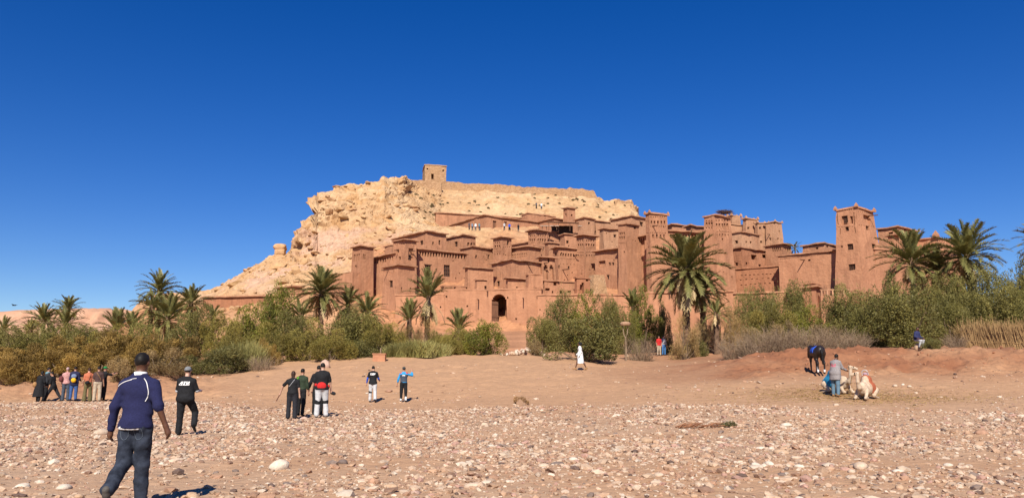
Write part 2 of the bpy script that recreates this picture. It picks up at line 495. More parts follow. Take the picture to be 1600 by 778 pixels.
def boulder_mesh(seed, mat, blocky=.35, sub=ICO2):
    v, f = sub
    rs = np.random.RandomState(seed)
    v = v * (1 + .22 * fbm(v * 1.1 + seed * 3.1, 3, seed))[:, None]
    for _ in range(15):      # flat broken faces
        n = rs.normal(size=3); n /= np.linalg.norm(n)
        d = rs.uniform(.42, .72)
        s = v @ n
        v = v - np.where(s > d, (s - d) * (1 - .04), 0)[:, None] * n
    v[:, 2] *= .75
    return mesh_np('boulder', v, f, [mat], smooth=False)
M_BOULD = pm('boulder_rock', (.50, .315, .16), (.38, .225, .10), .6, .95, c3=(.42, .24, .16), scale3=.12, amt3=.5, bump=.1, bscale=3, rand=.15)
BOULD = [boulder_mesh(100 + k, M_BOULD) for k in range(8)]
rs = np.random.RandomState(11)
nb = 0
for _ in range(6000):
    if nb >= 270: break
    i = rs.randint(20, nu - 1); j = rs.randint(60, NH - 4)
    u = UU[i, j]
    if not (335 < u < 700) or rocky[i, j] > .45: continue
    y = pix_y[i, j]
    if u > 530 and y > 420: continue
    if vnoise(HP[i, j][None] * .12, 201)[0] < -.15 and rs.rand() < .85: continue
    s = min(.42 * (1 + rs.pareto(2.6)), 1.7) * (1.0 if u < 660 else .6)
    p = HPd[i, j]
    add('boulder', BOULD[rs.randint(8)], hill, (p[0], p[1], p[2] + .12 * s), (rs.uniform(-.4, .4), rs.uniform(-.4, .4), rs.uniform(0, 6.3)),
        (s * rs.uniform(.9, 1.6), s * rs.uniform(.8, 1.3), s * rs.uniform(.6, 1.0)))
    nb += 1

# rock pillar standing on the left shoulder of the hill
pil = empty('rock_pillar', tuple(at(437, 404, 183) - np.array((0, 0, .3))), 'isolated square rock pillar with a wider capstone on the hill shoulder', 'rock pillar')
for k, (dz, w, h) in enumerate(((0, 1.15, .95), (1.0, 1.25, .9), (2.2, 1.45, .75))):
    v, f = ICO3
    q = np.sign(v) * np.abs(v) ** .55
    q = q * (1 + .10 * fbm(q * 1.4 + k * 5, 3, 300 + k))[:, None] * np.array((w, w * .9, h))
    add('rock_block', mesh_np('rock_block', q, f, [M_BOULD]), pil, (.1 * (k % 2), 0, dz + .8))

# ---------------------------------------------------------------- far plateau on the horizon
fu = np.arange(-700, 420, 4.0)
fh = np.interp(fu, [-700, -200, 0, 60, 130, 150, 230, 420], [485, 488, 486, 487.5, 484.5, 485.5, 489, 489])
rows = []
for k, (d, fr) in enumerate(((620, 0), (680, .2), (740, .38), (800, .55), (850, .70), (880, .84), (890, .97), (900, 1.0), (1100, 1.0), (1400, .6))):
    row = []
    for u, yy in zip(fu, fh):
        top = at(u, yy, 900)[2]
        x = at(u, yy, 900)[0] / 900 * d
        row.append((x, d, 2 + (top - 2) * fr))
    rows.append(row)
FP = np.array(rows)
# finer
def refine(P, n0):
    t = np.linspace(0, len(P) - 1, n0)
    i = np.minimum(t.astype(int), len(P) - 2); w = (t - i)[:, None, None]
    return P[i] * (1 - w) + P[i + 1] * w
FP = refine(FP, 70)
gull = np.abs(vnoise(np.stack((FP[..., 0] * .02, FP[..., 1] * .004, FP[..., 2] * 0), -1), 7)) + .5 * np.abs(vnoise(np.stack((FP[..., 0] * .055, FP[..., 1] * .01, FP[..., 2] * 0), -1), 8))
mid = sstep(2, 20, FP[..., 2]) * (1 - sstep(.92, 1.0, (FP[..., 2] - 2) / 78))
FP[..., 1] += mid * (gull - .6) * 60
FP[..., 2] += mid * 4 * fbm(FP * .02, 3, 5) + sstep(60, 80, FP[..., 2]) * 1.2 * fbm(FP * .03, 3, 6)
nf, mf = FP.shape[:2]
If = np.arange(nf * mf).reshape(nf, mf)
Qf = np.stack((If[:-1, :-1], If[:-1, 1:], If[1:, 1:], If[1:, :-1]), -1).reshape(-1, 4)
M_FAR = pm('far_plateau_earth', (.50, .285, .18), (.42, .23, .14), .01, .95, c3=(.55, .35, .23), scale3=.03, bump=2.0, bscale=.05)
add('far_hills', mesh_np('far_hills', FP.reshape(-1, 3), Qf, [M_FAR], smooth=True), kind='structure')
# ---------------------------------------------------------------- earthen village
MUDK = dict(scale=.7, rough=.95, c3=(.33, .16, .088), scale3=.16, amt3=.6, bump=.10, bscale=2.6, rand=.08, streak=.45)
M_MUD = pm('rammed_earth', (.425, .210, .116), (.345, .165, .09), **MUDK)
M_MUDR = pm('red_rammed_earth', (.36, .160, .084), (.295, .128, .066), **MUDK)
M_MUDP = pm('pale_rammed_earth', (.45, .255, .148), (.38, .208, .118), **MUDK)
M_MUDS = pm('rubble_stone_earth', (.44, .275, .155), (.31, .18, .095), 1.6, .95, c3=(.40, .23, .11), scale3=.3, amt3=.5, bump=.25, bscale=2.2, rand=.05)
M_EAVE = pm('reed_and_earth_coping', (.38, .19, .105), (.25, .12, .066), 1.2, .95, bump=.08, bscale=6)
M_WOOD = pm('weathered_wood', (.16, .075, .04), (.09, .045, .028), 3, .8, bump=.02, stretch=(4, 4, .6))
M_DARKW = pm('dark_window_wood', (.05, .026, .018), (.03, .017, .013), 4, .7)
M_DOOR = pm('old_door_wood', (.22, .105, .058), (.13, .062, .036), 2.5, .85, bump=.03, stretch=(5, 5, .4))
M_WHITE = pm('white_plaster', (.62, .55, .46), (.55, .47, .38), 3, .9)
M_NEST = pm('nest_sticks', (.16, .09, .05), (.09, .05, .03), 6, .95)
VILLAGE = 'earthen houses of the hillside village'

def wobble(P, amp):
    P = np.asarray(P, float)
    w = np.stack([vnoise(P * .35 + 7.3 * k, 400 + k) + .5 * vnoise(P * 1.1 + 3.1 * k, 410 + k) for k in range(3)], -1)
    return P + w * amp * np.array((1, 1, .8))

def facade(mb, O, ax, w, zb, zt, nout, batter, openings, end0=True, end1=True):
    """wall from O along ax; zb, zt bottom and top; openings (u0, z0, u1, z1, depth, material) are real recesses"""
    us, vs = {0.0, w}, {zb, zt}
    ops = []
    for (u0, z0, u1, z1, d, m) in openings:
        u0, u1 = max(u0, .12), min(u1, w - .12)
        z0, z1 = max(z0, zb + .1), min(z1, zt - .05)
        if u1 - u0 < .05 or z1 - z0 < .05: continue
        ops.append((u0, z0, u1, z1, d, m)); us |= {round(u0, 3), round(u1, 3)}; vs |= {round(z0, 3), round(z1, 3)}
    def fill(s, step):
        s = sorted(s); o = [s[0]]
        for x in s[1:]:
            if x - o[-1] < .012: continue
            n = max(1, int((x - o[-1]) / step))
            b = o[-1]
            o += [b + (x - b) * k / n for k in range(1, n + 1)]
        return np.array(o)
    us, vs = fill(us, 1.5), fill(vs, 1.6)
    uc, vc = (us[:-1] + us[1:]) / 2, (vs[:-1] + vs[1:]) / 2
    D = np.zeros((len(uc), len(vc))); Mi = np.zeros_like(D, int)
    for (u0, z0, u1, z1, d, m) in ops:
        k = np.ix_((uc > u0) & (uc < u1), (vc > z0) & (vc < z1))
        D[k] = d; Mi[k] = m
    O, ax, nout = np.array(O, float), np.array(ax, float), np.array(nout, float)
    def P(u, z, d):
        s = np.array(((u / w) * 2 - 1))
        ex = batter * (zt - z)
        off = ex * s
        return np.stack((O[0] + ax[0] * (u + off) + nout[0] * (ex - d), O[1] + ax[1] * (u + off) + nout[1] * (ex - d), z), -1)
    Ug, Vg = np.meshgrid(us, vs, indexing='ij')
    G0 = wobble(P(Ug, Vg, 0 * Ug), .12)
    nI = nout[[0, 1]]
    def at_d(i, j, d):
        p = G0[i, j].copy(); p[0] -= nI[0] * d; p[1] -= nI[1] * d
        return p
    nu_, nv_ = D.shape
    for i in range(nu_):
        for j in range(nv_):
            d = D[i, j]
            mb.quad(at_d(i, j, d), at_d(i + 1, j, d), at_d(i + 1, j + 1, d), at_d(i, j + 1, d), Mi[i, j])
            if i + 1 < nu_ and D[i + 1, j] != d:
                e = D[i + 1, j]; mb.quad(at_d(i + 1, j, d), at_d(i + 1, j, e), at_d(i + 1, j + 1, e), at_d(i + 1, j + 1, d))
            if j + 1 < nv_ and D[i, j + 1] != d:
                e = D[i, j + 1]; mb.quad(at_d(i, j + 1, d), at_d(i + 1, j + 1, d), at_d(i + 1, j + 1, e), at_d(i, j + 1, e))
    return

def merlon(parent, p, s, ang, m):
    mb = MB()
    q = np.array((math.cos(ang), math.sin(ang), 0)); r = np.array((-math.sin(ang), math.cos(ang), 0))
    b = [(-1, -1), (1, -1), (1, 1), (-1, 1)]
    lv = [[np.array((0, 0, z)) + (q * i + r * j) * w * s for i, j in b] for z, w in ((-.15, .5), (.35 * s, .46), (.75 * s, .25), (1.15 * s, .06))]
    for k in range(3):
        for i in range(4):
            mb.quad(lv[k][i], lv[k][(i + 1) % 4], lv[k + 1][(i + 1) % 4], lv[k + 1][i])
    mb.poly(lv[3])
    mb.build('merlon', m, parent, loc=p)

NB = [0]
def house(name, label, cat, xl, xc, xr, yt, D, a=50, dep=4.0, batter=.03, cor=.32, slab=.22, mat=None, wins=(), rows=(), spouts=(), holes=0,
          merl=0, group=VILLAGE, zbase=None, sq=False, coping=None):
    mat = mat or M_MUD
    NB[0] += 1
    rs = np.random.RandomState(500 + NB[0])
    C = at(xc, yt, D); Z = C[2]
    def faces(a):
        ar = math.radians(a)
        dl = np.array((-math.cos(ar), math.sin(ar))); dr = np.array((math.sin(ar), math.cos(ar)))
        def solve(x, d):
            y = D
            for _ in range(4):
                r = ratio(x, Z, y)
                t = (r * C[1] - C[0]) / (d[0] - r * d[1])
                y = C[1] + t * d[1]
            return t
        wl = solve(xl, dl) if xl is not None else dep
        wr = solve(xr, dr) if xr is not None else dep
        return dl, dr, wl, wr
    if sq:
        best = min(range(20, 76), key=lambda q: (lambda r: abs(math.log(max(r[2], .01) / max(r[3], .01))) if r[2] > 0 and r[3] > 0 else 99)(faces(q)))
        a = best
    dl, dr, wl, wr = faces(a)
    if wr <= 0 or wr > 40: wr = dep
    if wl <= 0 or wl > 60: wl = dep
    nl = np.array((-dr[0], -dr[1])); nr = np.array((-dl[0], -dl[1]))
    C2 = C[:2]
    L2, R2 = C2 + wl * dl, C2 + wr * dr
    B2 = L2 + wr * dr
    if zbase is None:
        zb = min(top_z(*p) for p in (C2, L2, R2, B2, C2 + nl, C2 + nr)) - .6
    else: zb = zbase
    zb = min(zb, Z - 2)
    base = (C2 + L2 + R2 + B2) / 4
    e = empty(name, (base[0], base[1], zb), label, cat, group)
    opsL, opsR, parts = [], [], []
    def hit(px, py):
        k = (389.0 - py) / F; dx = (px - 800.0) / F
        d3 = np.array((dx, CP - k * SP, SP + k * CP))
        left = px < xc if (xl is not None and xr is not None) else (xl is not None)
        n = nl if left else nr
        t = (C2 @ n) / (d3[:2] @ n)
        p = np.array((0, 0, EYE)) + d3 * t
        u = (p[:2] - C2) @ (dl if left else dr)
        return left, u, p[2], t
    def opening(px, py, wp, hp, depth, m, kind):
        left, u, z, t = hit(px, py)
        u1 = hit(px + wp / 2 * (.98), py)[1]; u0 = hit(px - wp / 2 * .98, py)[1]
        if hit(px + wp / 2 * .98, py)[0] != left: u1 = 2 * u - u0
        if hit(px - wp / 2 * .98, py)[0] != left: u0 = 2 * u - u1
        u0, u1 = min(u0, u1), max(u0, u1)
        hh = hp * t * .99 / F / 2
        (opsL if left else opsR).append((u0, z - hh, u1, z + hh, depth, m))
        if kind: parts.append((kind, left, u0, z - hh, u1, z + hh, depth))
    for kind, px, py, wp, hp in wins:
        if kind == 'w': opening(px, py, wp * 1.22 + .4, hp * 1.15 + .4, .45, 0, 'window')
        elif kind == 'd': opening(px, py, wp, hp, .5, 0, 'door')
        elif kind == 'n': opening(px, py, wp, hp, .4, 0, None)
        elif kind == 'o': opening(px, py, wp, hp, 1.6, 0, None)
        elif kind == 'g': opening(px, py, wp, hp, 6.2, 0, None)
    for (x0, y0, x1, y1, n, wp, hp, dpt) in rows:
        for k in range(n):
            t = (k + .5) / n
            opening(x0 + (x1 - x0) * t, y0 + (y1 - y0) * t, wp * 1.08, hp * 1.1 + .3, dpt * 2.0, 0, None)
    Hh = Z - zb
    for _ in range(holes):
        lf = rs.rand() < wl / (wl + wr)
        u = rs.uniform(.4, (wl if lf else wr) - .4); z = Z - rs.uniform(.8, min(Hh - .5, 11))
        (opsL if lf else opsR).append((u, z, u + rs.uniform(.16, .24), z + rs.uniform(.18, .32), .5, 0))
    mb = MB()
    facade(mb, (*C2, 0), (*dl, 0), wl, zb, Z, (*nl, 0), batter, opsL)
    facade(mb, (*C2, 0), (*dr, 0), wr, zb, Z, (*nr, 0), batter, opsR)
    facade(mb, (*L2, 0), (*dr, 0), wr, zb, Z, (*(-nr), 0), batter, [])
    facade(mb, (*R2, 0), (*dl, 0), wl, zb, Z, (*(-nl), 0), batter, [])
    top = [wobble(np.array((*p, Z))[None], .12)[0] for p in (C2, L2, B2, R2)]
    mb.poly(top)
    off = np.array((base[0], base[1], zb))
    mb.v = [tuple(np.array(v) - off) for v in mb.v]
    mb.build('wall', mat, e)
    # coping with an uneven edge
    if cor > .2: cor = cor * 1.3
    if cor:
        s = MB()
        def ring(z, ex, amp):
            pts = []
            cs = [C2 + ex * (nl + nr), L2 + ex * (nl - nr), B2 - ex * (nl + nr), R2 + ex * (nr - nl)]
            for i in range(4):
                p, q = cs[i], cs[(i + 1) % 4]
                n = max(2, int((wl, wr)[i % 2] / 1.1))
                for k in range(n):
                    pts.append(np.array((*(p + (q - p) * k / n), z)))
            pts = np.array(pts)
            return pts + np.stack([vnoise(pts * .9 + 5 * k, 430 + k) for k in range(3)], -1) * np.array((amp, amp, amp * .8)) - off
        r0, r1 = ring(Z + .01, cor, .15), ring(Z + slab, cor * .85, .17)
        n = len(r0)
        for i in range(n):
            s.quad(r0[i], r0[(i + 1) % n], r1[(i + 1) % n], r1[i])
        s.poly(r1); s.poly(r0[::-1])
        s.build('coping', coping or (M_EAVE if cor > .2 else mat), e)
    for (kind, left, u0, z0, u1, z1, dpt) in parts:
        d, n, wd = (dl, nl, wl) if left else (dr, nr, wr)
        def pt(u, z, dd):
            ex = batter * (Z - z)
            q = C2 + d * (u + ex * ((u / wd) * 2 - 1)) + n * (ex - dd)
            return np.array((q[0], q[1], z)) - off
        w = MB()
        ux = pt(u1, z0, dpt) - pt(u0, z0, dpt); uz = pt(u0, z1, dpt) - pt(u0, z0, dpt)
        nn = np.array((n[0], n[1], 0)) * .06
        wl_ = np.linalg.norm(ux)
        o_ = pt(u0, z0, dpt - .10)
        if kind == 'window':
            w.box(o_, ux, nn, uz, 0)
            win = w.build('window', [M_DARKW], e)
            if wl_ > .55:
                g = MB()
                for k in range(4):
                    g.box(o_ + ux * (k / 3 * .94) + nn * 1.05, ux * .06, nn, uz)
                for k in range(4):
                    g.box(o_ + uz * (k / 3 * .95) + nn * 2.1, ux, nn * .6, uz * .05)
                g.build('lattice', M_WOOD, win)
            li = MB(); li.box(pt(u0, z1, .04) - ux * .15, ux * 1.3, -nn * 2, np.array((0, 0, .13))); 
            li.build('lintel', M_WOOD, win)
        else:
            npk = max(3, int(wl_ / .3))
            dr_ = None
            for k in range(npk):
                q = MB(); q.box(o_ + ux * (k / npk), ux * (.94 / npk), nn, uz)
                if dr_ is None:
                    fr = MB(); fr.box(o_ - ux * .04 - nn * .9, ux * 1.08, nn * .8, uz * 1.0)
                    dr_ = fr.build('door', M_DOOR, e)
                q.build('plank', M_DOOR, dr_)
    for px, py, ln in spouts:
        left, u, z, t = hit(px, py)
        d, n = (dl, nl) if left else (dr, nr)
        ex = batter * (Z - z)
        q = C2 + d * u + n * ex
        sp = MB()
        sp.tube([np.array((*(q - n * .3), z)) - off, np.array((*(q + n * ln), z - .12)) - off], [.09, .07], 6)
        sp.build('spout', M_WOOD, e)
    if merl:
        k = [(C2 + .1 * (nl + nr)), (L2 + .1 * (nl - nr)), (R2 + .1 * (nr - nl)), B2]
        for p in k:
            merlon(e, (p[0] - base[0], p[1] - base[1], Z + slab - zb), merl, math.radians(-a), mat)
    return e

def pattern(x0, x1, y0, y1, n, kind='tri'):
    """rows of little niches as on the carved tower tops"""
    r = []
    w = (x1 - x0) / n
    h = (y1 - y0)
    r.append((x0, y0 + .10 * h, x1, y0 + .10 * h, n, w * .42, h * .08, .3))
    r.append((x0, y0 + .36 * h, x1, y0 + .36 * h, n, w * .62, h * .18, .34))
    r.append((x0, y0 + .52 * h, x1, y0 + .52 * h, n * 2, w * .26, h * .11, .3))
    r.append((x0, y0 + .70 * h, x1, y0 + .70 * h, n * 2, w * .27, h * .07, .3))
    r.append((x0, y0 + .88 * h, x1, y0 + .88 * h, n, w * .42, h * .14, .34))
    return r

W = lambda x, y, w=4, h=6: ('w', x, y, w, h)
Nn = lambda x, y, w=4, h=6: ('n', x, y, w, h)
Do = lambda x, y, w, h: ('d', x, y, w, h)
O_ = lambda x, y, w, h: ('o', x, y, w, h)

# --- crest: rampart and watchtower
house('watchtower', 'ruined square stone watchtower alone on the hilltop against the sky', 'tower', 660, 664, 697, 258.5, 216, a=78, dep=7, batter=.01, cor=.15, slab=.25, mat=M_MUDS,
      wins=[O_(675.5, 276, 4, 9), W(668, 264.5, 1.6, 2), W(692, 267, 1.6, 2.4)], group=None, zbase=top_z(*at(680, 282, 216)[:2]) - 1)
def rampart(name, label, ptsT, D0, D1, hpx, mat=M_MUDS, th=1.6, dep_extra=6):
    n = len(ptsT)
    mb = MB()
    xs = np.arange(ptsT[0][0], ptsT[-1][0] + .1, 2.0)
    yt = np.interp(xs, [p[0] for p in ptsT], [p[1] for p in ptsT])
    t = (xs - xs[0]) / (xs[-1] - xs[0]); Ds = D0 + (D1 - D0) * t
    rows = []
    top = np.array([at(x, y, d) for x, y, d in zip(xs, yt, Ds)])
    top[:, 2] += .22 * vnoise(top * np.array((.9, .9, 0)), 61) + .15 * np.round(vnoise(top * np.array((.25, .25, 0)), 63) * 2)
    for k in range(9):
        r = top.copy(); f = k / 8
        r[:, 2] -= f * (hpx * D0 / F + dep_extra)
        r[:, 1] -= f * .35
        rows.append(wobble(r, .16))
    bk = top.copy(); bk[:, 1] += th
    bb = rows[-1].copy(); bb[:, 1] += th
    G = np.array(rows + [bb, bk, rows[0]])
    G[-1] = rows[0]
    a_, b_ = G.shape[:2]
    I = np.arange(a_ * b_).reshape(a_, b_)
    Qq = np.stack((I[:-1, :-1], I[1:, :-1], I[1:, 1:], I[:-1, 1:]), -1).reshape(-1, 4)
    c = G.reshape(-1, 3).mean(0); c[2] = G[..., 2].min()
    return add(name, mesh_np(name, G.reshape(-1, 3) - c, Qq, [mat]), None, c, label=label, cat='wall')
rampart('rampart_wall', 'long rubble stone rampart running along the hill crest beside the watchtower', [(689, 283.5), (700, 284.5), (760, 288), (820, 292), (832, 291.5), (885, 295.5), (890, 294), (906, 296.5), (928, 300), (934, 313)], 212, 222, 17)
rampart('rampart_wall', 'short rubble stone rampart below the watchtower at the cliff end', [(636, 279.5), (660, 281.5), (690, 284.5)], 204, 207, 20)
rampart('ruined_wall', 'broken stump of stone wall on the far end of the crest', [(960, 315), (966, 312), (984, 313), (990, 321), (994, 329), (998, 338)], 217, 221, 12)

# --- upper tier
house('earth_house', 'long low earth building behind the doors terrace, highest house under the slope', 'house', 680, 682, 826, 333, 186, a=72, dep=5, cor=.22, holes=2)
house('earth_house', 'long earth house with two doors opening on the upper terrace', 'house', 683, 757, 848, 337, 171, a=55, dep=5, cor=.26, wins=[Do(773, 351.5, 6, 13), Do(790, 350, 5, 8)], holes=3)
house('earth_house', 'plain earth house with small eave notch left of the slim upper tower', 'house', 815, 824, 868, 334, 182, a=60, dep=5, cor=.2, wins=[W(851, 337, 3, 2)])
house('earth_house', 'earth house with dark eave adjoining the slim upper tower', 'house', 843, 866, 888, 342, 172, a=52, dep=5, cor=.3, wins=[])
house('slim_tower', 'slim small tower with two slits highest in the upper village', 'tower', 880, 886, 898, 325, 171, sq=False, a=58, dep=4, cor=.25, wins=[O_(883.4, 336.5, 2.2, 5), O_(892.5, 337.5, 3, 5)])
house('earth_house', 'pale earth house right of the slim upper tower with drain pipe', 'house', 898, 913, 928, 341, 164, a=52, cor=.26, mat=M_MUDP, wins=[W(920, 349, 2, 3)], holes=3)
house('earth_house', 'pale earth house with low wide front under the broken wall stump', 'house', 926, 931, 956, 346, 168, a=65, cor=.24, mat=M_MUDP, holes=2)
house('earth_house', 'broad pale earth house beside the tall carved tower, one dark window', 'house', 954, 987, 1016, 338.5, 160, a=50, cor=.28, mat=M_MUDP, wins=[W(1002, 350, 4, 6)], holes=2)
house('earth_house', 'boxy pale house below the broad one with one small hole', 'house', 937, 943, 968, 357.5, 150, a=64, cor=.26, mat=M_MUDP, wins=[W(961, 369, 2.5, 3)], holes=4)
house('earth_house', 'terrace house under the restaurant canopy with two small windows', 'house', 876, 882, 914, 366.5, 148, a=64, cor=.24, wins=[W(886.5, 378.5, 3, 4), W(905, 380.5, 3, 5)], holes=2)
house('terrace_block', 'earth terrace block carrying the brown canopy and white tables', 'house', 853, 857, 902, 362.5, 153, a=68, cor=.15, wins=[O_(858, 369, 6, 2.5), O_(875, 369.5, 5, 2)])
# --- west group
house('earth_house', 'upper west house with three small windows behind the arcaded wall', 'house', 614, 667, 697, 362.5, 142, a=48, cor=.35, wins=[W(658.5, 379.5, 3.5, 5), W(676.5, 380.5, 1.8, 4), W(686.5, 379, 2.5, 6)], holes=3)
house('earth_house', 'small flat piece of house above the arcaded west wall', 'house', 601, 612, 622, 384, 138, a=50, cor=.2)
house('earth_house', 'middle house with a single framed window left of three little ones', 'house', 690, 724, 743, 368, 147, a=46, cor=.28, wins=[W(713, 382, 3.6, 6.5)], rows=[(729, 381.5, 744, 382.5, 3, 3, 5, .5)])
house('earth_house', 'house with two slit windows under the row of three little windows', 'house', 720, 738, 770, 386, 139, a=50, cor=.3, wins=[W(744, 401.5, 2.2, 4.5), W(763, 401, 2.2, 5)], holes=5)
house('corner_tower', 'short west corner tower with carved niches left of the arcaded wall', 'tower', 551, 564, 583, 385.5, 128, a=48, batter=.015, cor=.3, rows=[(552.5, 403, 562, 402, 3, 2, 10, .22), (566, 401, 571, 402, 2, 1.6, 7, .2), (552, 392, 563, 391, 4, .8, 1.2, .2)], wins=[W(556, 416, 1.6, 3.4)], holes=4, group='towers of the hillside village')
house('arcaded_wall', 'west wall with a row of blind arches between corner tower and carved tower', 'wall', 570, 618, None, 397, 128, a=47, dep=3, cor=.35, rows=[(573, 411, 616, 403.5, 11, 2.1, 6.5, .25)], wins=[W(577, 413.5, 2, 9), W(580, 431, 2, 2)], spouts=[(578, 440, 1.3)], holes=5)
house('carved_tower', 'west tower with carved panels on both faces above the front block', 'tower', 616, 633, 651, 375, 126, a=47, batter=.01, cor=.34, rows=[(618, 381.5, 632, 380, 5, .8, 1.2, .2), (634, 380, 650, 381, 5, .8, 1.2, .2)], wins=[Nn(642.5, 396.5, 8, 18), W(625, 403, 2, 4.5), Nn(622, 393, 4, 8), W(641.5, 402, 3, 6)], spouts=[(624, 391, 1.0), (643, 392, 1.0)], holes=3, group='towers of the hillside village')
house('front_block', 'tall plain west block with barred window standing before the carved tower', 'house', 599, 623, 648, 415, 121, a=47, batter=.02, cor=.3, wins=[W(611, 443.5, 4, 9), W(604 - 18 + 1, 452, .1, .1), W(627, 452, 1.4, 6), W(640, 453, 1.4, 7)], rows=[(624, 470, 646, 470, 7, 1.2, 2, .3)], spouts=[(607, 422, 1.3)], holes=3)
house('arcaded_house', 'large house with a frieze of blind arches and two tall wooden windows', 'house', 648, 653, 729, 390, 130, a=57, cor=.3, rows=[(655, 396.5, 728, 401.5, 17, 2.4, 6.2, .28)], wins=[W(669, 421.5, 7, 13), W(698.5, 423.5, 7.5, 16)], holes=8)
house('stub_wall', 'low plain west wall stub with a wooden post left of the corner tower', 'wall', 512, 551, None, 424.5, 127, a=40, dep=3, cor=.0, holes=3)
house('low_house', 'small low house with two roof levels far west beside the tall palm', 'house', 433, 456, 472, 447.5, 138, a=45, cor=.3)
house('garden_wall', 'long low earth wall with dark coping at the foot of the hill', 'wall', 318, 436, None, 463, 134, a=12, dep=2, cor=.3, mat=M_MUDR)
house('garden_house', 'low plain earth house between the far west wall and the corner tower', 'house', 455, 505, 530, 455, 133, a=35, cor=.15, holes=2)
# --- centre, second tier
house('carved_tower', 'small carved tower with one slit window at the centre of the village', 'tower', 771, 783, 799, 371, 138, a=50, batter=.012, cor=.36, rows=pattern(772, 782, 377, 400, 3) + [(785, 386, 798, 386, 4, 1, 1.2, .2)], wins=[W(794, 379.5, 2.2, 6)], holes=4, group='towers of the hillside village')
house('frieze_wall', 'wall with a sawtooth frieze between two small carved towers', 'wall', 789, 826, None, 385.5, 138, a=47, dep=3, cor=.42, rows=[(795, 400, 823, 396, 11, 1.4, 2.2, .25), (795, 404, 823, 400, 11, .8, 1.2, .2)])
house('step_wall', 'short stepped wall above the sawtooth frieze', 'wall', 800, 825, None, 379, 144, a=47, dep=3, cor=.3)
house('carved_tower', 'widest carved tower with an arch band under the canopy terrace', 'tower', 825, 838, 855, 360, 141, a=50, batter=.012, cor=.40, rows=pattern(826, 837, 365, 396, 3) + pattern(840, 854, 365, 396, 4), holes=5, group='towers of the hillside village')
house('earth_house', 'narrow two-step house right of the widest carved tower', 'house', 852, 857, 872, 379.5, 138, a=62, cor=.28, rows=[(858, 390, 871, 391, 6, 1, 1.4, .2)], holes=3)
house('carved_house', 'big carved house front with an arch frieze and scattered slits', 'house', 864, 872, 916, 387, 134, a=64, batter=.012, cor=.40, rows=[(866, 397, 914, 400.5, 12, 2.2, 4, .25), (866, 403, 914, 406, 22, .8, 1.2, .2), (874, 412, 914, 414, 8, .8, 1.2, .3)], wins=[W(874, 417.5, 1.6, 4), W(888.5, 418, 1.6, 4), W(903, 418, 1.4, 3)], spouts=[(879, 421.5, 2.2), (897, 399, 1.5)], holes=7)
house('carved_tower', 'carved tower with two arch bands at the right end of the carved house', 'tower', 901, 913, 931, 367.5, 134, a=51, batter=.012, cor=.40, rows=pattern(902, 912, 374, 404, 3) + pattern(915, 930, 374, 404, 4), wins=[W(924.5, 418, 1.4, 3)], holes=5, group='towers of the hillside village')
house('earth_house', 'house with slanting dark eave and a pair of tiny windows beside the plain tall tower', 'house', 930, 967, None, 388.5, 129, a=46, dep=4, batter=.02, cor=.40, wins=[Nn(941, 412, 10, 10), W(952.5, 413, 1.5, 3.5), W(957.5, 413, 1.5, 3.5), W(950.5, 433.5, 2.4, 5.5), O_(957.5, 452, 1.5, 3)], holes=4)
# --- centre, front
house('gate_house', 'plain house with corner-peaked dark eave directly above the arched gate', 'house', 769, 801, 844, 407, 124, a=53, batter=.015, cor=.34, wins=[W(779, 443, 3.4, 7)], spouts=[(824, 412, 1.2)], holes=4)
house('niche_house', 'narrow house with two tall round-topped niches below a small eave', 'house', 842, 847, 867, 402.5, 127, a=64, cor=.42, rows=[(847.5, 427, 866, 428.5, 2, 6, 21, .3), (847.5, 415, 866, 416, 2, 3.4, 3.2, .3)], wins=[W(857, 407, 1.8, 5)], spouts=[(850, 411, 1.4)])
house('terrace_house', 'low house with pale framed door panel on the terrace above the gate wall', 'house', 727, 731, 771, 418.5, 124, a=64, cor=.26, wins=[], holes=4)
house('small_annex', 'small square annex with dark lintel on the terrace left of the gate', 'house', 742, 745, 761, 437.5, 119.5, a=66, cor=.2, wins=[W(762 - 4, 449, 2.2, 5)])
house('low_parapet', 'low parapet house with two rounded humps beside the tall wooden windows', 'house', 690, 694, 728, 447, 122, a=62, cor=.1, wins=[O_(711, 449, 3, 4)])
house('bastion', 'bastion block with dark coping on the right shoulder of the arched gate', 'house', 791, 794, 824, 436, 118, a=68, cor=.34, wins=[W(808, 449, 1.6, 1.6)])
house('bastion', 'pale front bastion with one square dark window right of the gate', 'house', 822, 826, 848, 429.5, 116.5, a=68, cor=.1, wins=[W(836.5, 453.5, 4.4, 8)], spouts=[(836, 464.5, 1.4)])
house('ruined_annex', 'roofless small annex with broken openings at the foot of the niche house', 'house', 847, 850, 870, 439, 119, a=66, cor=.22, wins=[O_(854, 452, 8, 4), O_(866, 443, 5, 5), W(862, 456, 1.6, 3)])
house('terrace_wall', 'plain terrace wall with two low square openings under the carved house', 'wall', 867, 870, 902, 441, 120, a=70, cor=.05, wins=[O_(876, 456, 5, 4), O_(889, 455.5, 5, 3)])
house('ruined_arch', 'ruined gateway block with ragged dark arch at the foot of the carved tower', 'house', 898, 901, 922, 435.5, 118.5, a=68, cor=.15, mat=M_MUDR, wins=[O_(909.5, 452, 7, 15), O_(911, 444, 4, 5), O_(917.5, 438, 4, 3)])
house('buttress', 'sloping pale rubble buttress leaning on the carved tower', 'buttress', 920, 928, 944, 429, 121, a=60, batter=.12, cor=0, mat=M_MUDS)
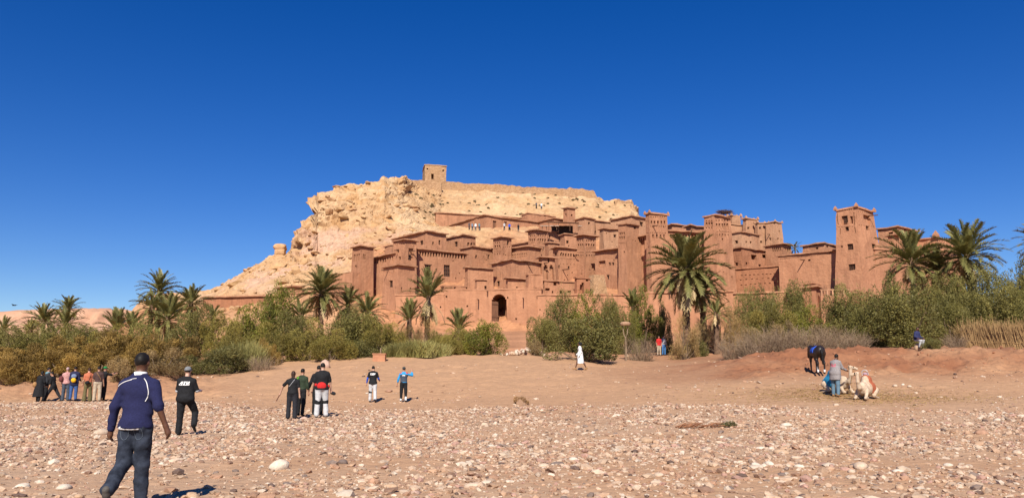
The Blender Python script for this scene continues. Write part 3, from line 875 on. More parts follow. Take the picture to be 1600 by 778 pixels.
# --- gate wall
def gate_wall():
    ops = []
    x0, x1, yb, ysp, yt = 767.5, 792, 501.5, 473, 459.5
    n = 12
    rows_ = []
    for k in range(n):
        xa, xb = x0 + (x1 - x0) * k / n, x0 + (x1 - x0) * (k + 1) / n
        c = ((xa + xb) / 2 - (x0 + x1) / 2) / ((x1 - x0) / 2)
        tp = ysp - (ysp - yt) * math.sqrt(max(0, 1 - c * c))
        rows_.append(('g', (xa + xb) / 2, (tp + yb) / 2, (xb - xa) * 1.03, yb - tp))
    return rows_
GW = gate_wall()
def gate():
    global house
    e = house('gate_wall', 'smooth earth wall pierced by the tall arched village gate', 'wall', 690, None or 846, None, 452.5, 115.8, a=6, dep=7.5, batter=.02, cor=.06, group=None,
              wins=[('g', g[1], g[2], g[3], g[4]) for g in GW], spouts=[(748, 468, 1.6), (818, 466, 1.6), (762, 455, .8)], holes=10)
    return e
ge = gate()
# the open leaf of the gate, standing just inside the arch
gp = at(768.3, 501, 116.6)
leaf = MB()
LW, LH = 1.15, 2.9
gd = add('gate_door', None, None, tuple(gp), label='half-open brown wooden door leaf inside the arched gate', cat='door')
for k in range(6):
    q = MB(); q.box((k * LW / 6, 0, 0), (LW / 6 * .93, 0, 0), (0, .08, 0), (0, 0, LH - .03 * (k % 3)))
    q.build('plank', M_DOOR, gd)
for z in (.5, 2.4):
    q = MB(); q.box((0, -.06, z), (LW, 0, 0), (0, .05, 0), (0, 0, .16)); q.build('crossbar', M_WOOD, gd)
gd.rotation_euler = (0, 0, math.radians(35))
house('lower_wall', 'low earth retaining wall behind the bushes west of the gate', 'wall', 618, 694, None, 461, 117.2, a=8, dep=5, cor=.06, batter=.02, group=None, holes=6)
house('lower_wall', 'long low retaining wall in front of the carved towers', 'wall', 840, 1000, None, 461, 114.6, a=3, dep=5, cor=.10, batter=.02, group=None, holes=6)
house('lower_wall', 'low coped retaining wall behind the large palm', 'wall', 996, 1145, None, 456.5, 111.5, a=8, dep=5, cor=.16, batter=.02, group=None, holes=4)
house('lower_wall', 'low coped wall under the ruined terraces with a dark crack', 'wall', 1140, 1256, None, 457, 111, a=14, dep=5, cor=.2, batter=.02, group=None, holes=3)
# --- east towers
house('plain_tower', 'tall plain tower with crossed carving on its left face', 'tower', 966, 978.5, 998, 350, 123, a=50, batter=.012, cor=.22, rows=[(967.5, 366, 977, 365, 3, 2, 3, .2), (967.5, 373, 977, 372, 3, 2, 4, .2), (967, 381, 978, 380, 6, .8, 1, .15)], wins=[W(992, 357, 2.4, 3)], holes=3, group='towers of the hillside village')
house('ribbed_wall', 'tall ribbed wall with pilasters between the plain tower and the crenellated tower', 'wall', 980, 1010, None, 369, 124, a=48, dep=3, batter=.01, cor=.40, rows=[(982, 380, 1008, 374, 8, 1.6, 4.5, .22), (984, 418, 990, 417, 1, 6.5, 72, .3), (1001, 418, 1009, 417, 1, 7, 76, .25)], spouts=[(988, 392, 1.0)])
house('crenellated_tower', 'tall crenellated tower with carved upper bands left of the large palm', 'tower', 1009, 1015, 1042.5, 334, 117.5, a=63, batter=.012, cor=.18, slab=.28, merl=.3, rows=[(1016, 338.5, 1041, 339, 7, 1.3, 1.4, .2), (1016, 347, 1041, 347.5, 5, 2.6, 4.6, .22), (1016, 353, 1041, 353.5, 9, 1, 3, .2), (1016, 363.5, 1041, 364, 10, .9, 2, .2), (1018, 369, 1040, 369.5, 4, 2.2, 5.5, .25), (1010, 347, 1014, 347, 2, 1, 4, .2), (1010, 366, 1014, 366, 2, 1, 4, .2)], wins=[W(1030.5, 395, 2, 2.4)], spouts=[(1020, 353, 1.3)], holes=4, group='towers of the hillside village')
house('arch_frieze_wall', 'high wall with an arch frieze between the crenellated tower and the nest tower', 'wall', 1040, 1043, 1113, 361.5, 122, a=72, dep=5, batter=.01, cor=.36, rows=[(1045, 369, 1110, 370, 13, 2.8, 5, .25)], holes=6)
house('roof_block', 'low ruined roof block peeping over the arch frieze wall', 'house', 1043, 1050, 1082, 351.5, 134, a=64, cor=.3, merl=.0, holes=2)
house('roof_block', 'darker ruined roof block with dark eave next to the nest tower', 'house', 1072, 1080, 1104, 353.5, 131, a=62, cor=.34)
nest_t = house('nest_tower', 'battered carved tower carrying a brown stork nest', 'tower', 1100, 1116, 1141, 337, 119, a=52, batter=.03, cor=.19, slab=.25, rows=pattern(1118, 1139, 342, 372, 5) + [(1118, 375, 1139, 375, 1, 2.4, 4, .4), (1131, 397.5, 1132, 397.5, 1, 3, 5, .2)] + pattern(1102, 1114, 344, 358, 3), wins=[W(1140, 435, 1.2, 6)], holes=3, group='towers of the hillside village')
# stork nest
nr_ = np.random.RandomState(5)
nm = MB()
for _ in range(150):
    ang = nr_.uniform(0, 6.28); r = nr_.uniform(.2, .95); z = nr_.uniform(0, .75)
    p = np.array((math.cos(ang) * r, math.sin(ang) * r, z)); d = nr_.normal(size=3) * np.array((1, 1, .35)); d *= nr_.uniform(.3, .75) / np.linalg.norm(d)
    nm.tube([p - d, p + d], [.03, .02], 4)
np_ = at(1132, 335, 121)
nm.build('stork_nest', M_NEST, None, loc=(np_[0], np_[1], np_[2] + .1), scale=(1.15, 1, .62), label='ragged brown stork nest of sticks on top of a carved tower', cat='nest')
# --- east upper kasbah
U = 'pale houses of the upper east quarter'
house('pale_house', 'pale square turret just right of the stork nest', 'house', 1138, 1143, 1156.5, 337.5, 152, a=66, cor=.16, merl=.4, mat=M_MUDP, group=U)
house('pale_house', 'pale long wall house joining two pale turrets', 'house', 1138, 1142, 1166, 351.5, 149, a=68, cor=.2, mat=M_MUDP, holes=2, group=U)
house('pale_house', 'taller pale turret with crenels in the middle of the upper east quarter', 'house', 1161, 1166, 1183, 342.5, 148, a=68, cor=.18, merl=.4, mat=M_MUDP, wins=[W(1170, 357, 2, 2.4)], holes=2, group=U)
house('pale_house', 'pale house with two small windows left of the round-cornered turret', 'house', 1180, 1184, 1200, 349, 147, a=70, cor=.16, merl=.35, mat=M_MUDP, wins=[W(1188, 356.5, 2.4, 3), W(1189, 379, 1.8, 3)], group=U)
house('pale_house', 'tallest pale end turret with ragged top closing the upper east quarter', 'house', 1196, 1211, 1221, 347.5, 145, a=52, cor=.18, merl=.3, mat=M_MUDP, wins=[W(1203, 374, 1.4, 3), W(1217, 363, 1.2, 5), W(1215, 374, 1.4, 3)], spouts=[(1203, 366, .8)], group=U)
house('pale_house', 'lower pale house with red side wall in front of the turrets', 'house', 1142, 1156.5, 1186, 363, 141, a=52, cor=.26, mat=M_MUDP, wins=[W(1166, 379, 1.8, 3), W(1173, 379, 1.8, 3), W(1151, 378, 3, 4)], group=U)
house('earth_house', 'crumbling brown terrace house in front of the pale quarter', 'house', 1144, 1158, 1216, 388, 133, a=55, cor=.28, mat=M_MUDR, wins=[O_(1151, 413, 4, 5), O_(1166, 412, 3, 4), O_(1196, 401, 10, 6), O_(1178, 402, 9, 8), O_(1186, 416, 4, 6), O_(1205, 409, 3, 3)], holes=16)
house('earth_house', 'brown block with a band of arched niches below the round-cornered turret', 'house', 1196, 1222, 1236, 382, 134, a=50, cor=.32, rows=[(1206, 391, 1220, 389, 5, 1.8, 5, .3), (1224, 389, 1235, 390, 4, 1.6, 4, .3)])
house('coursed_wall', 'horizontally coursed brown wall left of the smooth east wall', 'wall', 1150, 1217, None, 416, 121, a=38, dep=4, batter=.02, cor=.2, mat=M_MUDR, holes=0, rows=[(1155, 431, 1214, 427, 9, 3, .8, .12), (1153, 438, 1214, 434, 7, 3, .8, .12), (1155, 446, 1214, 442, 8, 3, .8, .12)])
house('smooth_wall', 'long smooth wall with toothed coping leading up to the big tapered tower', 'wall', 1216, 1306, None, 392, 112.3, a=42, dep=4, batter=.015, cor=.22, rows=[(1219, 404, 1303, 395, 44, .9, 1.6, .25)], wins=[W(1265, 406, 3, 2)], spouts=[(1257, 406, 1.6)], holes=2)
house('earth_house', 'low roof house with plants on its coping behind the smooth wall', 'house', 1254, 1287, 1310, 381, 127, a=50, cor=.26, wins=[O_(1276, 388, 4, 3), O_(1292, 385, 4, 3)])
# --- the big tapered tower
house('tapered_tower', 'big tapered tower with horned corners standing alone above the olive trees', 'tower', 1307, 1337.5, 1364.5, 325, 108, a=50, batter=.055, cor=.19, slab=.26, merl=.42,
      rows=[(1310, 330, 1335, 327.5, 9, .9, 1.3, .2), (1309, 334.5, 1311.5, 352, 8, 1.2, 1.3, .2), (1334, 332, 1335.5, 352, 9, 1.2, 1.3, .2), (1310, 355.5, 1336, 354, 11, .9, 1.8, .2), (1340, 331, 1362, 333, 7, .9, 1.2, .2), (1341, 352, 1363, 353.5, 8, .9, 1.4, .2), (1313, 362, 1316, 362, 1, 1.2, 8, .2), (1337 - 1.8, 360, 1337, 360, 1, 1.2, 8, .2)],
      wins=[Nn(1320.5, 345, 9, 14), W(1322, 343, 6, 9), Nn(1331, 344, 4, 12), Nn(1354, 343, 10, 13), W(1324.5, 358.5, 4, 6), W(1354, 356.5, 3, 6), W(1329, 386, 6, 8), W(1361.5, 384.5, 4, 6), W(1331.5, 418, 6.5, 8.5), W(1365, 418, 4, 8)], spouts=[(1357, 337, 1.3), (1313, 446, .8)], holes=2, group='towers of the hillside village')
house('earth_house', 'blocky house with dark stair opening right of the big tapered tower', 'house', 1372, 1401, 1434, 355, 117, a=52, cor=.24, wins=[O_(1391, 364, 7, 3), W(1414, 358, 3, 4)], rows=[(1408, 360, 1432, 363, 7, 1.2, 1.4, .2)])
house('earth_house', 'small projecting block with coping before the blocky east house', 'house', 1387, 1397, 1405, 368, 113.5, a=55, cor=.28)
house('horned_house', 'house with triangular horned merlons partly behind the east palms', 'house', 1428, 1462, 1500, 372, 118, a=52, cor=.14, merl=.8, rows=[(1464, 377, 1490, 379, 8, 1.2, 2, .2)])
house('yard_wall', 'plain yard wall running right from the big tapered tower', 'wall', None, 1366, 1500, 390, 110, a=62, dep=4, cor=.2, batter=.02, holes=2)
house('kiosk', 'small mud kiosk with openings under a coping below the smooth wall', 'house', 1253, 1275, 1287, 449, 107, a=40, cor=.28, slab=.3, mat=M_MUDR, rows=[(1256, 444, 1272, 443, 2, 5, 4, 1.2)])
house('kiosk_roof', 'tiny roof parapet block with two gaps over the mud kiosk', 'house', 1256, 1270, 1281, 443.5, 108.3, a=45, cor=.16, wins=[O_(1260, 447, 5, 4), O_(1275, 446.5, 6, 4)])
# terrace railing right of the kiosk
rl = empty('railing', tuple(at(1305, 462, 106.5)), 'low pale mud railing on the terrace under the big tapered tower', 'railing')
for k in range(6):
    q = MB(); x = -1.9 + k * .75
    q.box((x, 0, 0), (.22, 0, 0), (0, .25, 0), (0, 0, .75)); q.build('post', M_MUDP, rl)
q = MB(); q.box((-2.0, -.02, .75), (4.3, 0, 0), (0, .3, 0), (0, 0, .15)); q.build('rail', M_MUDP, rl)
q = MB(); q.box((-2.0, -.02, -6.0), (4.3, 0, 0), (0, 1.3, 0), (0, 0, 5.99)); q.build('plinth', M_MUD, rl)

# canopy of the terrace restaurant
cz = at(880, 362, 152.5)
cn = empty('canopy', (cz[0], cz[1], cz[2] - .2), 'dark brown flat canopy on posts over the terrace restaurant', 'canopy')
q = MB(); q.box((-3.2, -2.0, 1.75), (6.2, 0, -.25), (0, 3.6, .55), (0, 0, .14)); q.build('roof', M_WOOD, cn)
for x in (-2.9, -1.0, 1.2, 2.8):
    q = MB(); q.tube([(x, -1.8, 0), (x, -1.8, 1.75)], [.06, .06], 6); q.build('post', M_WOOD, cn)
q = MB(); q.box((-2.2, 1.2, 0), (4.2, 0, 0), (0, .15, 0), (0, 0, 1.6)); q.build('back_screen', M_DARKW, cn)
for k, x in enumerate((-4.2, -3.4, -2.4, -1.4, 3.1)):
    t_ = empty('terrace_table', (cz[0] + x, cz[1] - 2.2, cz[2] - .05), 'small white table on the terrace beside the canopy', 'table', 'white tables on the canopy terrace')
    q = MB(); q.box((-.4, -.4, .7), (.8, 0, 0), (0, .8, 0), (0, 0, .06)); q.build('table_top', M_WHITE, t_)
    q = MB(); q.box((-.06, -.06, 0), (.12, 0, 0), (0, .12, 0), (0, 0, .7)); q.build('leg', M_WOOD, t_)

# rubble below the gate and at the ruin
# ---------------------------------------------------------------- plants
M_FROND = pm('palm_leaf', (1.05, 1.05, 1.0), (.75, .78, .75), .8, .55, attr=True, rand=.18, transl=.18, spec=.4)
M_BARK = pm('palm_bark', (.17, .10, .06), (.08, .048, .03), 3, .95, bump=.05, bscale=6)
M_TWIG = pm('twigs', (.20, .14, .09), (.12, .08, .05), 4, .95)
M_TWIGP = pm('pale_dry_twigs', (.30, .215, .14), (.18, .12, .075), 4, .95, rand=.1)
M_LEAF = pm('leaves', (1.08, 1.08, 1.0), (.78, .8, .8), .5, .6, attr=True, rand=.16, transl=.10, spec=.3)

def frond_mesh(e0, e1, dead, seed):
    rs = np.random.RandomState(seed)
    n = 26
    s = np.linspace(0, 1, n)
    el = np.radians(e0 + (e1 - e0) * s ** 1.3)
    ds = 1.0 / (n - 1)
    x = np.concatenate(([0], np.cumsum(np.cos(el[:-1]) * ds))); z = np.concatenate(([0], np.cumsum(np.sin(el[:-1]) * ds)))
    y = .05 * np.sin(s * 2.2 + rs.uniform(0, 6)) * s
    R = np.stack((x, y, z), -1)
    T = np.gradient(R, axis=0); T /= np.linalg.norm(T, axis=1, keepdims=True)
    side = np.array((0, 1.0, 0)); V_, F_, C_ = [], [], []
    green = np.array((.19, .185, .058)); tip = np.array((.42, .33, .12)); brown = np.array((.46, .32, .175)); stem = np.array((.30, .25, .10))
    base = brown if dead else green
    def q(pts, c):
        k = len(V_); V_.extend(pts); F_.append((k, k + 1, k + 2, k + 3)); C_.extend(c)
    for i in range(n - 1):      # midrib
        w = .014 * (1 - .8 * s[i])
        up = np.cross(T[i], side)
        for a_, b_ in ((side * w, up * w), (-side * w, up * w)):
            q([R[i] + a_, R[i + 1] + a_ * .9, R[i + 1] + b_, R[i] + b_], [stem if not dead else brown] * 4)
    m = 46
    for k in range(m):
        t = .14 + .86 * (k + rs.rand()) / m
        p = np.array([np.interp(t, s, R[:, j]) for j in range(3)]); tg = np.array([np.interp(t, s, T[:, j]) for j in range(3)])
        up = -np.cross(tg, side)
        if up[2] < 0 and not dead: up = -up
        L = (.155 * math.sin(math.pi * (.12 + .80 * t)) + .035) * rs.uniform(.8, 1.1)
        for sg in (-1, 1):
            if dead and rs.rand() < .35: continue
            fw = rs.uniform(.65, .95)
            d = tg * fw + side * sg * rs.uniform(.5, .75) + up * rs.uniform(.1, .5) * (-.6 if dead else 1)
            d /= np.linalg.norm(d)
            w = np.cross(d, up); w /= np.linalg.norm(w) + 1e-9
            w = w * .014
            e = p + d * L + np.array((0, 0, -.035 - .05 * dead)) * rs.rand()
            f = base * rs.uniform(.75, 1.25)
            q([p - w, p + w, e + w * .25, e - w * .25], [f, f, f * .6 + tip * .4 * (1 if not dead else 1.3), f * .6 + tip * .4])
    return mesh_np('frond', np.array(V_), np.array(F_), [M_FROND], cols=np.array(C_))
FR = {}
for k, (a, b) in enumerate(((86, 62), (72, 36), (58, 14), (42, -12), (26, -32), (10, -52), (-12, -70))):
    FR[k] = [frond_mesh(a + j * 5 - 3, b + j * 8 - 5, 0, 700 + k * 10 + j) for j in range(3)]
DEADF = [frond_mesh(-35 - j * 12, -84, 1, 800 + j) for j in range(4)]

def trunk_mesh(h, r, seed, lean=0.0):
    n, m = max(6, int(h / .16)), 14
    s = np.linspace(0, 1, n)
    th_ = np.linspace(0, 2 * math.pi, m, endpoint=False)
    S, TT = np.meshgrid(s, th_, indexing='ij')
    # spiral of old leaf bases
    k = np.sin(TT * 5 + S * h * 9) * np.sin(TT * 3 - S * h * 14)
    rad = r * (1.15 - .25 * S + .25 * np.exp(-S * 9)) * (1 + .16 * k)
    V_ = np.stack((rad * np.cos(TT) + lean * S ** 2, rad * np.sin(TT), S * h), -1).reshape(-1, 3)
    I = np.arange(n * m).reshape(n, m); J = np.roll(I, -1, 1)
    return mesh_np('trunk', V_, np.stack((I[:-1], J[:-1], J[1:], I[1:]), -1).reshape(-1, 4), [M_BARK], smooth=False)

def palm(cx, cy, rpx, D, label, nf=40, dead=8, upright=False, base=None, seed=0, tr=.24, group='date palms'):
    rs = np.random.RandomState(900 + seed)
    c = at(cx, cy, D)
    zb = (top_z(c[0], c[1]) if base is None else at(cx, base, D)[2]) - .1
    h = max(c[2] - zb, .35)
    L = 1.08 * rpx * D / F
    o = empty('date_palm', (c[0], c[1], zb), label, 'palm tree', group)
    lean = rs.uniform(-.03, .03) * h
    add('trunk', trunk_mesh(h, tr, seed, lean), o)
    nf = int(nf * 1.25)
    for k in range(nf):
        t = (k + rs.rand()) / nf
        lev = int(np.clip(t ** (1.4 if upright else .72) * 7 * (.62 if upright else 1), 0, 6))
        az = k * 2.39996 + rs.uniform(-.25, .25)
        s = L * rs.uniform(.85, 1.08) * ((.80, .88, .98, 1.03, 1.03, .95, .9)[lev] if not upright else 1)
        r0 = .10
        add('frond', FR[lev][rs.randint(3)], o, (lean + r0 * math.cos(az), r0 * math.sin(az), h - .05 - .035 * L * lev), (rs.uniform(-.15, .15), 0, az), (s, s, s * rs.uniform(.94, 1.05)))
    for k in range(dead):
        az = rs.uniform(0, 6.28)
        s = L * rs.uniform(.5, .85)
        add('dry_frond', DEADF[rs.randint(4)], o, (lean + .16 * math.cos(az), .16 * math.sin(az), h - .12 * L * rs.uniform(.5, 2.2)), (rs.uniform(-.2, .2), 0, az), s * 1.15)
    return o

palm(1069, 414, 64, 69, 'largest date palm with a full round crown and twin trunk in front of the village', 66, 34, seed=1, tr=.30)
palm(1098, 452, 42, 70, 'shorter date palm leaning against the largest palm', 40, 8, seed=2, tr=.26)
palm(1118, 487, 26, 67, 'low dark young palm at the foot of the largest palm', 22, 2, seed=3, tr=.2)
palm(1425, 402, 56, 76, 'date palm with drooping crown right beside the big tapered tower', 48, 8, seed=4)
palm(1512, 393, 56, 74, 'tall full date palm rising over the olive trees by the cane fence', 58, 10, seed=5)
palm(1463, 418, 46, 78, 'shaded date palm squeezed between the two tall palms over the olives', 36, 6, seed=6)
palm(1634, 378, 44, 74, 'date palm cut by the picture edge beyond the cane fence', 34, 4, seed=7)
palm(1243, 386, 13, 124, 'little palm peeping over the smooth wall beside the plant-topped roof', 16, 0, seed=8, tr=.12)
palm(503, 452, 44, 84, 'tall date palm in front of the low far west houses', 56, 14, seed=9, tr=.28)
palm(545, 473, 33, 88, 'date palm touching the west corner tower wall', 34, 6, seed=10)
palm(575, 485, 36, 80, 'arching palm below the arcaded west wall', 34, 5, seed=11)
palm(470, 490, 30, 78, 'small dark palm behind the bright green tree', 26, 4, seed=12)
palm(668, 462, 40, 78, 'upright young date palm with a dry skirt before the arcaded house', 34, 16, True, seed=13, tr=.24)
palm(640, 497, 30, 76, 'low bushy palm left of the upright young palm', 30, 4, True, seed=14)
palm(716, 512, 30, 74, 'small upright palm below the earth wall left of the gate', 26, 1, True, seed=15, tr=.2)
palm(988, 478, 26, 78, 'yellowish upright palm tuft behind the tall bush by the forked post', 22, 0, True, seed=16, tr=.18)
palm(251, 450, 34, 92, 'tallest palm of the left cluster against the sky', 44, 6, seed=17)
palm(262, 492, 44, 84, 'wide low palm with orange stalks in the left cluster', 44, 8, seed=18)
palm(300, 470, 32, 92, 'palm at the hill toe right of the tallest left palm', 40, 6, seed=19)
palm(237, 476, 30, 90, 'half hidden palm below the tallest left palm', 30, 6, seed=20)
palm(332, 492, 22, 88, 'small palm beside the long low earth wall', 24, 3, seed=21)
palm(182, 512, 30, 80, 'low spreading palm clump against the far plateau', 34, 6, True, seed=22)
palm(205, 512, 26, 82, 'second low palm beside the spreading palm clump', 28, 5, True, seed=23)
palm(69, 497, 30, 92, 'far left palm with heavy drooping crown', 44, 8, seed=24)
palm(105, 480, 24, 94, 'far left palm with a small round crown above its neighbour', 36, 4, seed=25)
palm(103, 503, 30, 88, 'lower far left palm with wide arching fronds', 40, 8, seed=26)
palm(48, 514, 22, 86, 'small palm among the dark bushes far left', 24, 4, seed=27)
palm(6, 512, 24, 92, 'grey palm cut by the left picture edge', 26, 4, seed=28)

# ---- leafy bushes: real leaf-sized faces around limbs
def bush_mesh(seed, n, w, h, leaf, asp, c0, c1, nblob=22, upright=0.0, shell=.70, low=.08, spray=False):
    rs = np.random.RandomState(seed)
    B = []
    while len(B) < nblob:
        p = rs.uniform(-1, 1, 3); p[2] = rs.uniform(low, 1)
        if (p[0] ** 2 + p[1] ** 2) ** .5 > math.sqrt(max(0, 1 - (p[2] * .95) ** 2.2)) * .82: continue
        B.append(p)
    B = np.array(B)
    rad = rs.uniform(.13, .33, nblob) * (1.0 if not spray else .9)
    cb = rs.uniform(.72, 1.22, nblob); tb = rs.rand(nblob)
    wgt = rad ** 2; wgt /= wgt.sum()
    bi = rs.choice(nblob, n, p=wgt)
    d = rs.normal(size=(n, 3)); d /= np.linalg.norm(d, axis=1, keepdims=True)
    r = shell + (1 - shell) * rs.rand(n) ** .7
    r *= 1 + .35 * vnoise(d * 2.3 + bi[:, None] * 3.7, seed)
    stray = rs.rand(n) < .06
    r = np.where(stray, r * rs.uniform(1.0, 1.45, n), r)
    P = B[bi] + d * (rad[bi] * r)[:, None]
    P = P * np.array((w / 2, w / 2, h))
    P[:, 2] = np.abs(P[:, 2]) + .02
    ax = d * .6 + rs.normal(size=(n, 3)) * .7 + np.array((0, 0, .25 + 1.5 * upright))
    ax /= np.linalg.norm(ax, axis=1, keepdims=True)
    b = np.cross(ax, rs.normal(size=(n, 3))); b /= np.linalg.norm(b, axis=1, keepdims=True) + 1e-9
    ln = leaf * rs.uniform(.6, 1.35, n); wd = ln * asp
    A, Bv = ax * ln[:, None] * .5, b * wd[:, None] * .5
    V_ = np.stack((P - A, P + Bv * .9 - A * .1, P + A, P - Bv * .9 - A * .1), 1).reshape(-1, 3)
    F_ = np.arange(4 * n).reshape(n, 4)
    mixv = np.clip(tb[bi] * .6 + rs.rand(n) * .5, 0, 1)
    c = (np.array(c0)[None] * (1 - mixv[:, None]) + np.array(c1)[None] * mixv[:, None]) * (cb[bi] * rs.uniform(.8, 1.2, n))[:, None]
    crown = mesh_np('crown', V_, F_, [M_LEAF], cols=np.repeat(c, 4, 0))
    tw = MB()
    for k in rs.choice(nblob, min(nblob, 12), replace=False):
        e = B[k] * np.array((w / 2, w / 2, h)) * .95
        s0 = np.array((rs.uniform(-.12, .12) * w * .3, rs.uniform(-.12, .12) * w * .3, -.25))
        mid = (s0 + e) / 2 + np.array((0, 0, .08 * h)) + rs.normal(size=3) * .04 * w
        tw.tube([s0, mid, e], [.018 * w, .012 * w, .004 * w], 5)
    return crown, tw.mesh('trunk', [M_TWIG]), w, h

def dry_mesh(seed, w, h, n=260, mat=None, leafy=0):
    rs = np.random.RandomState(seed)
    mb = MB()
    for k in range(n):
        r = rs.rand() ** .6 * w * .32; a = rs.uniform(0, 6.28)
        p = np.array((r * math.cos(a), r * math.sin(a), -.1))
        d = np.array((math.cos(a) * rs.uniform(0, .8), math.sin(a) * rs.uniform(0, .8), rs.uniform(.5, 1.3)))
        d /= np.linalg.norm(d); L = h * rs.uniform(.5, 1.05)
        q1 = p + d * L * .5 + rs.normal(size=3) * .06 * w; q2 = p + d * L + rs.normal(size=3) * .1 * w
        q2[2] = min(q2[2], h)
        mb.tube([p, q1, q2], [.017, .011, .005], 3, cap=False)
        for _ in range(2):
            t = rs.uniform(.3, .9); b = q1 + (q2 - q1) * t if rs.rand() < .6 else p + (q1 - p) * t
            e = b + (d + rs.normal(size=3) * .7) * L * .22
            mb.tube([b, e], [.009, .004], 3, cap=False)
    return mb.mesh('branches', [mat or M_TWIGP]), None, w, h

def reed_mesh(seed, w, h, n=1500, c0=(.26, .24, .075), c1=(.38, .32, .12)):
    rs = np.random.RandomState(seed)
    V_, F_, C_ = [], [], []
    for k in range(n):
        r = math.sqrt(rs.rand()) * w / 2; a = rs.uniform(0, 6.28)
        p = np.array((r * math.cos(a), r * math.sin(a), -.1))
        L = h * rs.uniform(.55, 1.05) * (1 - .25 * (r / (w / 2)) ** 2)
        d = np.array((rs.normal() * .14, rs.normal() * .14, 1.0)); bend = rs.normal(size=2) * .22
        wv_ = np.array((math.cos(a + rs.rand()), math.sin(a + rs.rand()), 0)) * rs.uniform(.018, .034)
        pts = [p + d * L * t + np.array((bend[0], bend[1], -.1)) * L * t ** 3 for t in (0, .5, 1)]
        c = np.array(c0) + (np.array(c1) - np.array(c0)) * rs.rand(); c = c * rs.uniform(.75, 1.2)
        i = len(V_)
        for q, f in zip(pts, (1, .9, .15)): V_ += [q - wv_ * f, q + wv_ * f]; C_ += [c, c]
        F_ += [(i, i + 1, i + 3, i + 2), (i + 2, i + 3, i + 5, i + 4)]
        if rs.rand() < .8:      # side leaf
            t = rs.uniform(.35, .9); b = p + d * L * t
            e = b + np.array((rs.normal() * .5, rs.normal() * .5, rs.uniform(-.2, .5))) * .3 * h * .5
            i = len(V_); V_ += [b - wv_ * .7, b + wv_ * .7, e, e + wv_ * .2]; C_ += [c * 1.05] * 4; F_.append((i, i + 1, i + 2, i + 3))
    return mesh_np('blades', np.array(V_), np.array(F_), [M_LEAF], cols=np.array(C_)), None, w, h

KINDS = {
    'olive': [bush_mesh(20 + k, 21000, 5.0, 4.2, .15, .36, (0.113, 0.106, 0.025), (0.254, 0.211, 0.059), 30) for k in range(3)],
    'green': [bush_mesh(30 + k, 16000, 4.0, 4.0, .15, .34, (0.094, 0.105, 0.015), (0.223, 0.201, 0.032), 26, .35) for k in range(2)],
    'willow': [bush_mesh(40 + k, 19000, 5.0, 4.0, .20, .20, (0.138, 0.121, 0.024), (0.292, 0.218, 0.050), 28, .6) for k in range(2)],
    'tamarisk': [bush_mesh(50 + k, 15000, 4.2, 3.2, .26, .13, (0.184, 0.111, 0.027), (0.344, 0.212, 0.055), 26, .45, .35, spray=True) for k in range(3)],
    'dark': [bush_mesh(60 + k, 13000, 4.5, 2.6, .14, .40, (0.086, 0.085, 0.024), (0.178, 0.147, 0.043), 30, 0, .6, .03) for k in range(2)],
    'grey': [bush_mesh(70 + k, 9000, 4.0, 3.0, .20, .18, (0.187, 0.127, 0.055), (0.324, 0.214, 0.097), 22, .4, .3) for k in range(2)],
    'tan': [bush_mesh(80, 7000, 3.4, 4.6, .24, .10, (0.252, 0.158, 0.061), (0.378, 0.242, 0.097), 22, .8, .25)],
    'dry': [dry_mesh(90 + k, 4.2, 2.2) for k in range(2)],
    'reed': [reed_mesh(95 + k, 3.2, 2.6) for k in range(2)],
    'straw': [reed_mesh(98, 2.2, 3.0, 1500, (0.268, 0.158, 0.058), (0.387, 0.250, 0.103))],
}
CATN = {'olive': ('olive_tree', 'tree'), 'green': ('green_tree', 'tree'), 'willow': ('willow_bush', 'bush'), 'tamarisk': ('tamarisk_bush', 'bush'), 'dark': ('dark_bush', 'bush'),
        'grey': ('grey_bush', 'bush'), 'tan': ('dry_tamarisk', 'bush'), 'dry': ('dry_brush', 'bush'), 'reed': ('reed_clump', 'reeds'), 'straw': ('straw_reeds', 'reeds')}
NV = [0]
def veg(kind, cx, ytop, wpx, D, label, group=None, dz=0):
    NV[0] += 1
    rs = np.random.RandomState(1200 + NV[0])
    m = KINDS[kind][NV[0] % len(KINDS[kind])]
    c = at(cx, ytop, D)
    zb = top_z(c[0], c[1]) - .05 + dz
    sx = wpx * D / F / m[2]; sz = max(c[2] - zb, .4) / m[3]
    nm, cat = CATN[kind]
    o = empty(nm, (c[0], c[1], zb), label, cat, group, rs.uniform(0, 6.28))
    sxy = (sx, sx * rs.uniform(.85, 1.1), sz)
    add('crown' if m[1] else ('blades' if kind in ('reed', 'straw') else 'branches'), m[0], o, scale=sxy)
    if m[1]: add('trunk', m[1], o, scale=sxy)
    return o

T1 = 'golden feathery tamarisk in the thicket along the left bank'
G1 = 'golden tamarisks of the left bank'
for cx, yt, w, D in ((12, 545, 100, 51), (66, 536, 100, 53), (122, 526, 108, 55), (178, 521, 108, 56), (236, 520, 100, 56), (40, 556, 90, 49.5), (100, 552, 90, 51), (158, 548, 90, 51.5), (212, 548, 84, 52), (285, 530, 90, 57), (-30, 540, 100, 53)):
    veg('tamarisk', cx, yt, w, D, T1, G1)
T2 = 'dark green bush behind the golden tamarisks'
for cx, yt, w, D in ((0, 512, 80, 66), (38, 522, 70, 64), (88, 514, 84, 66), (140, 510, 80, 70), (225, 508, 80, 70), (-40, 515, 80, 66)):
    veg('olive', cx, yt, w, D, T2, 'dark bushes behind the tamarisks')
for cx, yt, w, D in ((165, 516, 90, 66), (60, 512, 80, 72), (118, 515, 70, 74)):
    veg('willow', cx, yt, w, D, 'loose yellow-green bush between the tamarisks and the low palms', 'loose bushes by the low palms')
veg('grey', 255, 545, 90, 51.5, 'grey twiggy bush behind the walking man in black')
veg('grey', 190, 560, 60, 49.5, 'low grey bush above the eroded left bank')
